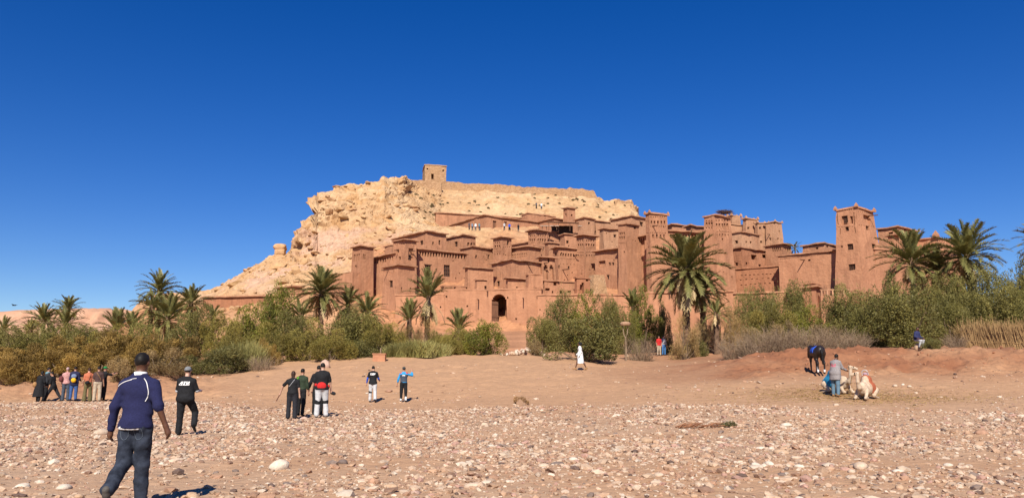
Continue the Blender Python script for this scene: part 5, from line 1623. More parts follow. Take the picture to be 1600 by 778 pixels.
def body_field(J, h, bulk=1.0, fingers=True):
    lo, hi = lim(J, [k for k in J if not k.startswith('hd')], .22)
    s = Sdf(lo, hi, h)
    b = bulk
    s.ell(J['pel'] + (0, -.01, 0), (.165 * b, .115 * b, .13), .03)
    s.cap(J['pel'], J['waist'], .125 * b, .115 * b, .04, (1.15, .85, 1))
    s.cap(J['waist'], J['chest'], .115 * b, .135 * b, .04, (1.15, .82, 1))
    s.cap(J['shL'] + (.06, 0, -.045), J['shR'] + (-.06, 0, -.045), .078 * b, .078 * b, .05)
    s.cap(J['chest'], J['neck'] + (0, 0, .02), .11, .055, .04)
    s.cap(J['neck'] - (0, .0, .03), J['head'] + (0, -.01, -.02), .056, .052, .02)
    H = J['head']
    s.ell(H + (0, -.005, .025), (.074, .094, .098), .02)
    s.ell(H + (0, .025, -.06), (.055, .07, .06), .03)
    s.ell(H + (0, .098, -.01), (.014, .022, .024), .012)
    s.ell(H + (0, .085, -.05), (.024, .014, .010), .008)
    for sg in (-1, 1):
        s.ell(H + (sg * .076, -.005, 0), (.014, .026, .034), .008)
        s.ell(H + (sg * .032, .084, .012), (.013, .010, .009), .004)
    for sd, sg in (('L', -1), ('R', 1)):
        s.cap(J['sh' + sd], J['elb' + sd], .056 * b, .042, .03)
        s.cap(J['elb' + sd], J['wr' + sd], .042, .028, .02)
        hd = J['hd' + sd]; wr = J['wr' + sd]
        side = np.cross(hd, (sg * 1.0, 0, 0)); side /= np.linalg.norm(side) + 1e-9
        if side[1] < 0: side = -side
        pn = np.cross(hd, side)
        pc = wr + hd * .085
        s.cap(wr, pc, .028, .036, .02, None)
        if fingers:
            for q, (o, L) in enumerate(((.030, .070), (.011, .080), (-.009, .075), (-.028, .058))):
                f0 = pc + side * o
                cur = pn * sg * (-1)
                f1 = f0 + hd * L * .55 + cur * .008; f2 = f1 + hd * L * .35 + cur * L * .45
                s.cap(f0, f1, .0105, .0095, .006); s.cap(f1, f2, .0095, .008, .006)
            t0 = wr + hd * .03 + side * .03
            s.cap(t0, t0 + hd * .035 + side * .03, .013, .011, .008); s.cap(t0 + hd * .035 + side * .03, t0 + hd * .07 + side * .035, .011, .009, .006)
        else:
            s.cap(pc, pc + hd * .06, .034, .022, .02)
        s.cap(J['hip' + sd], J['knee' + sd], .088 * b, .058, .04)
        s.cap(J['knee' + sd], J['ank' + sd], .056, .038, .03)
        s.cap(J['knee' + sd] * .65 + J['ank' + sd] * .35 + (0, -.018, 0), J['knee' + sd] * .6 + J['ank' + sd] * .4 + (0, -.018, 0), .056, .05, .03)
        s.cap(J['heel' + sd], J['toe' + sd], .034, .028, .02)
    return s

def torso_field(J, h, t, arm=1.0, fore=0.0, bulk=1.0, hem=None, armt=None, loose=0.0, sides=('L', 'R')):
    lo, hi = lim(J, [k for k in J if not k.startswith('hd')], .25)
    s = Sdf(lo, hi, h)
    b = bulk
    s.cap(J['pel'] + (0, 0, -.02), J['waist'], (.135 + loose) * b + t, (.125 + loose) * b + t, .04, (1.17, .86, 1))
    s.ell(J['pel'] + (0, -.014, -.02), (.182 * b + t + loose, .136 * b + t + loose, .16), .03)
    s.cap(J['waist'], J['chest'], (.122 + loose) * b + t, .14 * b + t, .04, (1.17, .84, 1))
    s.cap(J['shL'] + (.05, 0, -.045), J['shR'] + (-.05, 0, -.045), .080 * b + t, .080 * b + t, .06)
    s.cap(J['chest'], J['neck'] + (0, 0, -.005), .115 * b + t, .066 + t, .05)
    for sg_, sd_ in ((-1, 'L'), (1, 'R')): s.cap(J['neck'] + (sg_ * .03, 0, -.035), J['sh' + sd_] + (0, 0, 0), .05 + t, .046 * b + t, .04)
    at_ = t if armt is None else armt
    for sd in sides:
        if arm > 0:
            s.cap(J['sh' + sd] + (0, 0, -.012), J['sh' + sd] * (1 - arm) + J['elb' + sd] * arm, .054 * b + at_, .052 + at_, .035)
        fo_ = fore[sd] if isinstance(fore, dict) else fore
        if fo_ > 0:
            s.cap(J['elb' + sd], J['elb' + sd] * (1 - fo_) + J['wr' + sd] * fo_, .05 + at_, .038 + at_, .03)
    s.cut((0, .12, 1), J['neck'][2] + .025)
    if hem is not None: s_hem = (0, 0, -1); s.hem = hem
    return s

def leg_field(J, h, t, flare=.0, upto=1.0, bulk=1.0, top=None):
    lo, hi = lim(J, ['pel', 'waist', 'hipL', 'hipR', 'kneeL', 'kneeR', 'ankL', 'ankR', 'heelL', 'heelR'], .22)
    s = Sdf(lo, hi, h)
    s.ell(J['pel'] + (0, -.012, -.01), (.172 * bulk + t, .125 * bulk + t, .13), .03)
    s.cap(J['pel'], J['waist'] - (0, 0, .03), .128 * bulk + t, .12 * bulk + t, .03, (1.15, .86, 1))
    for sd in 'LR':
        kn, an = J['knee' + sd], J['ank' + sd]
        en = kn + (an - kn) * upto
        s.cap(J['hip' + sd], kn, .096 * bulk + t, .068 + t, .035)
        s.cap(kn, en, .066 + t, .052 + t + flare, .03)
        d = (an - kn) / np.linalg.norm(an - kn)
        # clean hem
    return s

def on_back(obj_mesh, cells, cx, cz, w, h, mat, parent, name, dirn=(0, 1, 0), shear=0.0, off=.006):
    """print laid on the back of a garment: rows of a small bitmap, following the cloth"""
    dg = [tuple(v.co) for v in obj_mesh.vertices]; pg = [tuple(p.vertices) for p in obj_mesh.polygons]
    bv = BVHTree.FromPolygons(dg, pg)
    nr, nc = len(cells), max(len(c) for c in cells)
    mb = MB()
    dv_ = Vector(dirn)
    for r_, row in enumerate(cells):
        for c_, ch in enumerate(row):
            if ch in ' .': continue
            q = []
            for (a, b) in ((0, 0), (1, 0), (1, 1), (0, 1)):
                x = cx + ((c_ + a) / nc - .5) * w; z = cz + (.5 - (r_ + b) / nr) * h
                x += shear * (z - cz)
                hit = bv.ray_cast(Vector((x, 0, z)) - dv_ * 1.5, dv_)
                if hit[0] is None: break
                q.append(tuple(hit[0] - dv_ * off))
            if len(q) == 4: mb.quad(*q)
    if mb.f: return mb.build(name, mat, parent)

def strip(obj_mesh, pts, wid, mat, parent, name, off=.004, dirn=(0, 1, 0)):
    bv = BVHTree.FromPolygons([tuple(v.co) for v in obj_mesh.vertices], [tuple(p.vertices) for p in obj_mesh.polygons])
    dv_ = Vector(dirn); o = []
    P_ = np.array(pts, float)
    for _ in range(3):      # round the corners
        P_ = np.vstack([P_[:1]] + [np.array((a * .75 + b * .25, a * .25 + b * .75)) for a, b in zip(P_[:-1], P_[1:])] + [P_[-1:]])
    t = np.linspace(0, len(P_) - 1, 28)
    for x, z in zip(np.interp(t, np.arange(len(P_)), P_[:, 0]), np.interp(t, np.arange(len(P_)), P_[:, 1])):
        hit = bv.ray_cast(Vector((x, 0, z)) - dv_ * 1.5, dv_)
        if hit[0] is not None: o.append(np.array(hit[0] - dv_ * off))
    if len(o) > 2:
        mb = MB(); mb.tube(o, [wid] * len(o), 5); return mb.build(name, mat, parent, smooth=True)

NP = [0]
def person(label, px, D, yaw=0, H=1.75, h=.02, pose=None, skin=SK_M, shirt=None, sleeve=(.75, 0), pants=BLK, shoes=None, hair=HAIRB, hairkind='short', hat=None, hem=.88, wrk=1.0,
           bulk=1.0, loose=0.0, skirt=None, extras=None, legbulk=None, armt=None, flare=.0, group=None, sleevemat=None, ground=None, X=None, cat='person', legs=1.0):
    NP[0] += 1
    P = pose or {}
    J = skeleton(P)
    zmin = min(min(J['heel' + s][2], J['toe' + s][2]) - .032 for s in 'LR')
    for k in J:
        if not k.startswith('hd'): J[k] = J[k] - np.array((0, 0, zmin))
    hem = hem - zmin if hem is not None else None
    x = (px - 800) / F * D * (CP + .0) if X is None else X
    z = top_z(x, D) if ground is None else ground
    e = empty('person', (x, D, z), label, cat, group, math.radians(-yaw), H / 1.75)
    fine = h <= .016
    add('body', body_field(J, h, bulk, fine).mesh('body', skin), e)
    shm = None
    if shirt is not None:
        s = torso_field(J, h, .012, sleeve[0], sleeve[1], bulk, None, armt, loose=loose)
        if hem + zmin < .84: s.cap(J['pel'], np.array((0, J['pel'][1] - .01, hem - .03)), .160 * bulk + loose, .172 * bulk + loose, .04, (1.1, .88, 1))
        s.cut((0, 0, -1), -hem)
        
        s.wrinkle((.006 if fine else .008) * wrk, (6, 6, 11), 40 + NP[0])
        shm = s.mesh('shirt', shirt); add('shirt', shm, e)
    if sleevemat is not None:       # sleeves of another colour worn below the shirt
        lo, hi = lim(J, ['shL', 'shR', 'elbL', 'elbR', 'wrL', 'wrR'], .15)
        for sd in 'LR':
            s = Sdf(lo, hi, h)
            s.cap(J['sh' + sd] * .35 + J['elb' + sd] * .65, J['elb' + sd], .054, .052, .02); s.cap(J['elb' + sd], J['elb' + sd] * .1 + J['wr' + sd] * .9, .052, .038, .02)
            add('sleeve', s.mesh('sleeve', sleevemat), e)
    if pants is not None:
        s = leg_field(J, h, .016, flare, legs, legbulk or bulk)
        s.cut((0, 0, 1), min(J['waist'][2] - .04, (hem + .015) if shirt is not None and hem is not None and hem + zmin > .84 else 9))
        s.wrinkle(.007 * wrk, (8, 8, 11), 60 + NP[0])
        add('trousers', s.mesh('trousers', pants), e)
    if skirt is not None:       # robe or long coat
        m, z0, w0, w1 = skirt
        lo, hi = lim(J, ['pel', 'neck', 'ankL', 'ankR', 'kneeL', 'kneeR'], .3)
        s = Sdf(lo, hi, h)
        s.cap(J['waist'], (0, (J['ankL'][1] + J['ankR'][1]) / 2 * .6, z0 - zmin), w0, w1, .05, (1.1, .95, 1))
        s.cut((0, 0, -1), -(z0 - zmin)); s.wrinkle(.02, (8, 8, 1.2), 80 + NP[0])
        add('robe_skirt', s.mesh('robe_skirt', m), e)
    shoes = shoes or BLK
    for sd in 'LR':
        lo, hi = lim(J, ['heel' + sd, 'toe' + sd, 'ank' + sd], .1)
        s = Sdf(lo, hi, h)
        s.cap(J['heel' + sd], J['toe' + sd], .042, .036, .02, None); s.cap(J['ank' + sd] - (0, 0, .01), J['heel' + sd] * .7 + J['toe' + sd] * .3, .046, .042, .02)
        add('shoe', s.mesh('shoe', shoes), e)
    Hd = J['head']
    if hair is not None:
        lo, hi = Hd - .25, Hd + .2
        s = Sdf(lo, hi, h)
        s.ell(Hd + (0, -.010, .034), (.080, .100, .097), .02)
        if hairkind == 'long':
            s.cap(Hd + (0, -.06, 0), Hd + (0, -.085, -.2), .075, .05, .03, (1.1, .6, 1))
        s.f = np.maximum(s.f, -(np.sqrt((((np.stack(np.meshgrid(*s.ax, indexing='ij'), -1) - (Hd + (0, .085, -.045))) / np.array((.085, .10, .105))) ** 2).sum(-1)) - 1) * .09)
        if hairkind != 'long': s.cut((0, -.35, -1), -(Hd[2] - .045 + .35 * -(Hd[1])) if False else -(Hd[2] - .055) - .35 * Hd[1] + .0)
        s.wrinkle(.004, (30, 30, 30), 5)
        m_ = s.mesh('hair', hair)
        if m_: add('hair', m_, e)
    if hat is not None:
        s = Sdf(Hd - .25, Hd + .28, h)
        s.ell(Hd + (0, -.008, .045), (.092, .112, .092), .02)
        s.cut((0, 0, -1), -(Hd[2] + .02))
        s.cap(Hd + (-.03, .12, .035), Hd + (.03, .12, .035), .05, .05, .01, (1.3, 1.4, .2))
        add('cap', s.mesh('cap', hat), e)
    if extras: extras(e, J, h, shm, zmin)
    return e

def blob(e, name, mat, prims, h, wr=.0):
    pts = np.array([p for q in prims for p in ((np.array(q[1]) - (q[3] if len(q) > 4 else np.max(q[2])) * 1.5, np.array(q[1]) + (q[3] if len(q) > 4 else np.max(q[2])) * 1.5) if q[0] == 'e' else (np.minimum(q[1], q[2]) - max(q[3], q[4]) * 1.5, np.maximum(q[1], q[2]) + max(q[3], q[4]) * 1.5))])
    s = Sdf(pts.min(0), pts.max(0), h)
    for q in prims:
        if q[0] == 'e': s.ell(q[1], q[2], .015)
        else: s.cap(q[1], q[2], q[3], q[4], .02, q[5] if len(q) > 5 else None)
    if wr: s.wrinkle(wr, (12, 12, 12), 9)
    m = s.mesh(name, mat)
    if m: return add(name, m, e)
# ---------------------------------------------------------------- the people
NAVY = fmat('navy_fleece', (.017, .019, .066), (.012, .013, .046), 60, .95)
JEAN = fmat('dark_denim', (.034, .042, .062), (.010, .013, .022), 9, .9)
JEANW = fmat('worn_denim', (.085, .10, .12), (.05, .065, .09), 10, .9)
WHT = fmat('white_cloth', (.75, .74, .72), (.66, .65, .63))
GREY = fmat('grey_cloth', (.27, .245, .24), (.20, .18, .18))
LGREY = fmat('light_grey_cloth', (.52, .52, .52), (.40, .40, .41))
RED = fmat('red_cloth', (.55, .022, .022), (.40, .015, .015))
BLUE = fmat('blue_cloth', (.03, .10, .55), (.02, .07, .40))
CYAN = fmat('cyan_cloth', (.03, .30, .62), (.02, .22, .48))
GREEN = fmat('green_cloth', (.16, .42, .04), (.10, .30, .03))
TERRC = fmat('terracotta_cloth', (.48, .15, .08), (.36, .11, .055))
OLV = fmat('olive_cloth', (.14, .115, .05), (.09, .075, .033))
BEIGE = fmat('beige_cloth', (.44, .36, .26), (.34, .27, .19))
BROWN = fmat('brown_cloth', (.075, .042, .038), (.05, .028, .025))
TAN = fmat('tan_leather', (.36, .20, .085), (.24, .13, .05))
YEL = fmat('yellow_cloth', (.72, .42, .015), (.6, .33, .01))
TEAL = fmat('teal_cloth', (.16, .28, .32), (.10, .19, .22))
PINKC = fmat('plaid_pink_cloth', (.55, .33, .30), (.30, .12, .12), 25)
SLATE = fmat('slate_cloth', (.06, .075, .10), (.04, .05, .07))
DGRN = fmat('dark_green_cloth', (.03, .045, .025), (.02, .03, .016))
PURP = fmat('pink_print', (.62, .10, .16), (.5, .08, .12))
STEEL = fmat('camera_body', (.03, .03, .032), (.02, .02, .02), rough=.4)

# 1. man in the navy sweater, walking away, nearest
def man_extras(e, J, h, shm, zmin):
    nk = J['neck']
    leg = [c for c in e.children if c.name.startswith('trousers')][0].data
    s = Sdf(nk - .2, nk + .2, .009)
    s.cap(nk + (0, -.008, .0), nk + (0, -.002, .03), .080, .072, .01, (1.05, 1, 1))
    s.cut((0, .1, 1), nk[2] + .045 + .1 * nk[1]); s.cut((0, 0, -1), -(nk[2] - .03))
    add('collar', s.mesh('collar', WHT), e)
    # white shirt tail below the sweater
    t = torso_field(J, .012, .012, 0, 0, 1.0, loose=.004)
    t.cut((0, 0, -1), -(.884 - zmin)); t.cut((0, 0, 1), .93 - zmin); t.cut((1, 0, 0), .10)
    add('shirt_tail', t.mesh('shirt_tail', WHT), e)
    b = Sdf(J['pel'] - .3, J['pel'] + .3, .012)
    b.cap(J['pel'] - (0, 0, .03), J['waist'], .150, .146, .02, (1.17, .90, 1)); b.cut((0, 0, -1), -(.868 - zmin)); b.cut((0, 0, 1), .90 - zmin)
    add('belt', b.mesh('belt', BLK), e)
    strip(shm, [(.075, nk[2] - .03), (.13, nk[2] - .10), (.155, nk[2] - .18), (.15, nk[2] - .24), (.12, nk[2] - .30)], .0055, WHT, e, 'piping')
    strip(shm, [(-.06, nk[2] - .045), (-.14, nk[2] - .065), (-.2, nk[2] - .10), (-.225, nk[2] - .125)], .0055, WHT, e, 'piping')
    strip(shm, [(-.10, nk[2] - .055), (-.05, nk[2] - .035), (0, nk[2] - .03)], .004, WHT, e, 'piping')
    for sd in 'LR':   # ribbed cuffs
        p = J['elb' + sd] * (1 - (.96 if sd == 'L' else .04)) + J['wr' + sd] * (.96 if sd == 'L' else .04)
        d = J['hd' + sd]
        blob(e, 'cuff', NAVY, [('c', p - d * .02, p + d * .015, (.054 if sd == 'R' else .046), (.052 if sd == 'R' else .044))], .010, .002)
    for sg in (-1, 1):   # back pockets outlined by their seams
        zc = .86 - zmin
        strip(leg, [(sg * .03, zc + .05), (sg * .035, zc - .07), (sg * .08, zc - .10), (sg * .125, zc - .065), (sg * .125, zc + .05), (sg * .03, zc + .05)], .005, JEANW, e, 'pocket_seam', .001)
def navy_man():
    P = dict(lean=3, nod=2, thighR=3, kneeR=3, thighL=-7, kneeL=46, footL=-5, armL=-2, outL=19, elbL=10, armR=-16, outR=20, elbR=26, innR=-10, abdL=0, abdR=1)
    J = None
    e = person('man in navy sweater and dark jeans walking away over the stones', 218, 9.25, yaw=-2, H=1.69, h=.0125, pose=P, skin=SK_D, shirt=NAVY, sleeve=(1.0, dict(L=.97, R=.06)), pants=JEAN, hair=HAIRB, hem=.905, bulk=1.0, legbulk=.92, armt=.011, loose=.004, flare=.004, wrk=2.0, shoes=fmat('worn_shoe', (.10, .09, .08)), extras=man_extras)
    return e
navy = navy_man()

# 2. the others
def bag(dx, dy, z, r, mat, name='bag', strap=None):
    def f(e, J, h, shm, zmin):
        blob(e, name, mat, [('e', np.array((dx, dy, z - zmin)), np.array(r))], h, .004)
        if strap is not None and shm is not None:
            strip(shm, strap, .012, BLK, e, 'strap', .004)
    return f
def both(*fs):
    def f(*a):
        for g in fs: g(*a)
    return f
def logo(cells, cx, z, w, hh, mat, shear=0.0):
    def f(e, J, h, shm, zmin): on_back(shm, cells, cx, z - zmin, w, hh, mat, e, 'printed_logo', shear=shear)
    return f
LOGO_A = ["    XXXX XXXXXXXX XXX  ", "   XX XX   XX   X  XX ", "  XXXXXX  XXX  XXXXXX ", "XXX   XX  XXX   XXX XX", "XXXXXXXXX XXXXXXXXXXXX"]
LOGO_B = ["XXX  XXXXXX XX", "XXX  XX XXXXXX", "XX   XXXX XXX ", "XXXXXXXXXXX   "]
LOGO_C = [" XXX X   XXX", "X  X XX  X  ", "X  X X X  XX", " XX  XXX XX "]
def cam_hold(e, J, h, shm, zmin):
    p = (J['wrL'] + J['wrR']) / 2 + (0, .10, .02)
    blob(e, 'camera', STEEL, [('c', p + (-.05, 0, 0), p + (.05, 0, 0), .04, .04), ('c', p, p + (0, .09, 0), .035, .035)], .02)
person('man in grey cap and black shirt with white back print, stepping over the stones', 292, 20.4, yaw=-4, H=1.66, h=.0165, pose=dict(lean=3, nod=8, thighL=2, kneeL=3, thighR=34, kneeR=74, armL=14, outL=16, elbL=70, innL=10, armR=14, outR=18, elbR=75, innR=8, footR=-8, abdR=15),
       skin=SK_L, shirt=BLK, sleeve=(.85, 0), sleevemat=LGREY, pants=BLK, hat=fmat('grey_cap', (.20, .21, .22)), hem=.84, bulk=1.16, loose=.02, flare=.012, extras=both(logo(LOGO_A, -.01, 1.34, .30, .10, WHT, .25), cam_hold))
def stick(e, J, h, shm, zmin):
    p = J['wrL'] + J['hdL'] * .08; d = np.array((-.45, .1, -.9))
    q = MB(); q.tube([p - d * .05, p + d * .28], [.02, .016], 6); q.build('stick', fmat('dark_stick', (.12, .04, .03)), e)
    strip(shm, [(-.12, 1.20 - zmin), (.0, 1.36 - zmin), (.07, 1.46 - zmin)], .008, LGREY, e, 'strap')
person('woman in black with long brown hair pointing a stick outward', 458, 26.9, yaw=-10, H=1.56, h=.022, pose=dict(lean=6, nod=10, armL=10, outL=42, elbL=10, armR=-4, outR=12, elbR=14, thighL=6, kneeL=8, thighR=-4, kneeR=6),
       skin=SK_L, shirt=BLK, sleeve=(.8, 0), pants=fmat('charcoal_cloth', (.022, .022, .027)), hair=HAIRN, hairkind='long', hem=.92, flare=.018, extras=stick)
def stripe(e, J, h, shm, zmin):
    strip(shm, [(-.12, 1.46 - zmin), (-.14, 1.36 - zmin), (-.12, 1.25 - zmin), (-.03, 1.19 - zmin)], .022, GREEN, e, 'green_stripe', .006)
    strip(shm, [(-.17, 1.44 - zmin), (-.18, 1.32 - zmin), (-.16, 1.10 - zmin)], .02, GREEN, e, 'green_stripe', .006)
person('man in tight dark green top with a lime stripe beside the woman in black', 472, 28.2, yaw=8, H=1.60, h=.022, pose=dict(lean=3, nod=6, thighL=8, kneeL=6, thighR=-6, kneeR=8, outR=10, outL=8), skin=SK_M, shirt=DGRN, sleeve=(1, .9), pants=BLK, hem=.98, bulk=.92, extras=stripe)
def moto(e, J, h, shm, zmin):
    blob(e, 'waist_jacket', RED, [('e', np.array((-.02, -.14, 1.02 - zmin)), np.array((.16, .06, .13))), ('c', np.array((-.2, -.02, 1.05 - zmin)), np.array((.2, -.02, 1.0 - zmin)), .06, .06)], h, .006)
    blob(e, 'camera', STEEL, [('c', J['wrR'] + J['hdR'] * .1 + (.02, .03, -.02), J['wrR'] + J['hdR'] * .1 + (.10, .05, -.05), .055, .06)], h)
    for sd in 'LR':
        k = J['knee' + sd]; blob(e, 'knee_band', BLK, [('c', k + (0, 0, -.03), k + (0, 0, .03), .098, .098)], h)
        t = J['hip' + sd] * .55 + k * .45
    s_ = leg_field(J, h, .022, 0, .0, 1.1); s_.cut((0, 0, 1), .93 - zmin); s_.cut((0, 0, -1), -(.80 - zmin)); add('seat_panel', s_.mesh('seat_panel', BLK), e)
person('big man in black shirt with a red jacket tied round his waist', 504, 27.6, yaw=-15, H=1.80, h=.022, pose=dict(lean=2, nod=8, outL=20, elbL=24, armL=2, outR=17, elbR=14, armR=4, thighL=0, kneeL=3, thighR=8, kneeR=14, abdL=5, abdR=5), skin=SK_L, shirt=BLK, sleeve=(.9, 0), pants=LGREY, hem=.9, bulk=1.22, flare=.016, extras=moto, shoes=GREY)
person('dark-clothed companion hidden behind the big man with the red jacket', 498, 28.7, yaw=-14, H=1.72, h=.03, pose=dict(outL=22, elbL=20), skin=SK_L, shirt=BLK, sleeve=(1, .6), pants=BLK, hem=.88, bulk=1.1)
def moto2(e, J, h, shm, zmin):
    for sd in 'L': k = J['knee' + sd]; blob(e, 'knee_band', BLK, [('c', k + (0, 0, -.03), k + (0, 0, .02), .092, .092)], h)
person('man in black shirt with white print, blue sleeves and light riding trousers', 583, 39.9, yaw=-9, H=1.72, h=.025, pose=dict(lean=2, nod=6, outL=20, elbL=22, outR=20, armR=10, elbR=60, thighL=6, kneeL=4, thighR=-6, kneeR=22), skin=SK_L, shirt=BLK, sleeve=(.7, 0), sleevemat=BLUE, pants=LGREY, hem=.86, bulk=1.12, flare=.012, extras=both(logo(LOGO_B, -.01, 1.37, .24, .10, WHT), moto2))
def vest(e, J, h, shm, zmin):
    t = torso_field(J, h, .022, 0, 0); t.cut((0, 0, -1), -(1.0 - zmin)); t.cut((0, 0, 1), 1.40 - zmin); add('vest', t.mesh('vest', SLATE), e)
    blob(e, 'shoulder_patch', RED, [('c', J['shL'] + (0, -.02, .03), J['shL'] + (.06, -.02, .05), .05, .045)], h); blob(e, 'shoulder_patch', RED, [('c', J['shR'] + (0, -.02, .03), J['shR'] + (-.06, -.02, .05), .05, .045)], h)
    on_back(t.mesh('v', SLATE), ["XXXXXX", "XX XXX"], 0, 1.34 - zmin, .14, .05, WHT, e, 'printed_logo')
    for sd in 'LR': blob(e, 'white_boot', WHT, [('c', J['ank' + sd] + (0, 0, .14), J['ank' + sd] - (0, 0, .02), .06, .055)], h)
person('slim person in dark vest with cyan sleeves raising a hand to the head', 631, 39.6, yaw=-5, H=1.66, h=.025, pose=dict(lean=1, nod=2, armL=4, outL=22, elbL=6, armR=60, outR=62, elbR=95, innR=35, thighL=3, thighR=-3, abdL=3), skin=SK_M, shirt=CYAN, sleeve=(1, .92), pants=BLK, hat=fmat('dark_cap', (.05, .06, .06)), hem=.98, bulk=.93, extras=vest, legs=.75)
# group on the left
person('person in a long black dress with a tan shoulder bag in the left group', 63, 42.0, yaw=2, H=1.58, h=.028, pose=dict(lean=14, nod=8, thighL=10, thighR=-8, elbL=30, elbR=40), skin=SK_M, shirt=BLK, sleeve=(1, .9), pants=BLK, hair=HAIRB, hairkind='long', hem=.8, skirt=(BLK, .28, .17, .30), extras=bag(-.22, -.10, .98, (.13, .10, .16), TAN, 'shoulder_bag'))
person('man with a pale teal scarf among the black-clad people of the left group', 73, 43.2, yaw=42, H=1.74, h=.028, pose=dict(lean=6, nod=4, elbL=50, elbR=60, armR=20), skin=SK_M, shirt=fmat('charcoal_coat', (.03, .03, .034)), sleeve=(1, .95), pants=BLK, hem=.7, extras=bag(0, .05, 1.47, (.14, .13, .09), TEAL, 'scarf'))
person('black-clad person striding with one leg stretched in the left group', 85, 42.6, yaw=-88, H=1.62, h=.028, pose=dict(lean=10, nod=6, thighL=30, kneeL=10, thighR=-30, kneeR=4, elbL=60, elbR=40), skin=SK_M, shirt=BLK, sleeve=(1, .9), pants=fmat('black_trousers', (.02, .02, .024)), hem=.75)
person('person in a patterned headscarf and plaid shirt with a maroon rucksack', 105, 42.4, yaw=-20, H=1.72, h=.028, pose=dict(nod=4, elbL=20), skin=SK_M, shirt=PINKC, sleeve=(1, .9), pants=SLATE, hair=fmat('patterned_scarf', (.55, .42, .40), (.25, .12, .13), 40), hem=.9, flare=.02, extras=bag(-.26, -.06, 1.16, (.12, .10, .17), fmat('maroon_bag', (.14, .04, .04)), 'rucksack'))
person('person in navy carrying a yellow daypack in the left group', 117, 42.0, yaw=-16, H=1.72, h=.028, pose=dict(nod=8, elbR=70, elbL=60), skin=SK_M, shirt=fmat('navy_jacket', (.02, .022, .06)), sleeve=(1, .9), pants=fmat('blue_jeans', (.045, .10, .26)), hem=.78, bulk=1.1, extras=both(bag(0, -.20, 1.05, (.13, .09, .13), YEL, 'daypack'), bag(0, -.18, 1.26, (.14, .07, .13), fmat('pale_blue_pack', (.16, .21, .33)), 'daypack_lid')))
person('woman in a terracotta top and wide olive trousers with a black hip bag', 139, 42.0, yaw=-30, H=1.68, h=.028, pose=dict(nod=2, elbL=40, elbR=40, abdL=4, abdR=4), skin=SK_L, shirt=TERRC, sleeve=(.8, 0), pants=OLV, hair=HAIRN, hem=1.02, flare=.05, extras=bag(-.06, -.2, 1.0, (.12, .08, .10), BLK, 'hip_bag', [(.1, 1.48), (.06, 1.3), (.0, 1.1)]))
person('man in a dark brown shirt and beige trousers with a crossbody strap', 154, 41.8, yaw=-20, H=1.76, h=.028, pose=dict(nod=2, outL=12, outR=12), skin=SK_M, shirt=BROWN, sleeve=(.85, 0), pants=BEIGE, hem=.98, bulk=1.05, flare=.012, extras=lambda e, J, h, shm, zmin: strip(shm, [(-.09, 1.48 - zmin), (.06, 1.28 - zmin), (.14, 1.08 - zmin)], .012, TAN, e, 'strap'))
person('person in black with a green cap photographing behind the man in brown', 163, 42.6, yaw=28, H=1.74, h=.028, pose=dict(nod=2, armR=70, elbR=40, armL=70, elbL=40, innL=20, innR=10), skin=SK_M, shirt=BLK, sleeve=(.9, 0), pants=BLK, hem=.7, hat=fmat('green_cap', (.02, .22, .06)), extras=cam_hold)
# walker in white
person('walker in a long white robe and dark head wrap crossing the sand', 907, 51, yaw=-77, H=1.76, h=.028, pose=dict(lean=2, nod=4, thighL=24, kneeL=8, thighR=-22, kneeR=6, armL=-14, elbL=30, armR=16, elbR=30), skin=SK_D, shirt=WHT, sleeve=(1, .9), pants=None, hair=HAIRB, hem=.85, skirt=(WHT, .42, .165, .24), shoes=TAN, extras=bag(0, -.02, 1.66, (.11, .12, .12), BLK, 'head_wrap'))
person('person in a bright red shirt with beige trousers at the lane entrance', 1031, 71, yaw=170, H=1.74, h=.035, skin=SK_M, shirt=RED, sleeve=(.8, 0), pants=BEIGE, hem=.9, bulk=1.1)
person('person in white shirt and blue jeans beside the red shirt', 1038.5, 71.6, yaw=160, H=1.7, h=.035, skin=SK_L, shirt=LGREY, sleeve=(.9, .5), pants=fmat('bright_jeans', (.06, .18, .42)), hem=.95)
# camel handler
person('camel handler in a grey hooded sweater with pink lettering and blue jeans', 1305, 33.6, yaw=52, H=1.74, h=.022, pose=dict(lean=12, nod=18, armR=26, elbR=46, outR=10, armL=20, elbL=40, thighL=2, kneeL=4, thighR=-3, kneeR=3), skin=SK_D, shirt=GREY, sleeve=(1, .95), pants=fmat('faded_jeans', (.12, .20, .27)), hem=.66, bulk=1.12, loose=.03, shoes=TAN, extras=logo(LOGO_C, -.02, 1.27, .24, .12, PURP))
person('person in white and dark blue sitting in the shade of the olive tree', 1437, 51.6, yaw=160, H=1.7, h=.03, pose=dict(lean=8, thighL=88, kneeL=105, thighR=80, kneeR=100, elbL=70, elbR=70), skin=SK_D, shirt=fmat('midnight_robe', (.03, .035, .10)), sleeve=(1, .9), pants=LGREY, hem=.9, loose=.03)
st = at(1437, 545, 51.15)
spz = gz(st[0], 51.65)
add('stone', SM[1][1], None, (st[0] + .22, 51.65, spz + .10), (0, 0, .4), (.33, .33, .5), label='tan boulder serving as a seat under the olive tree', cat='stone')
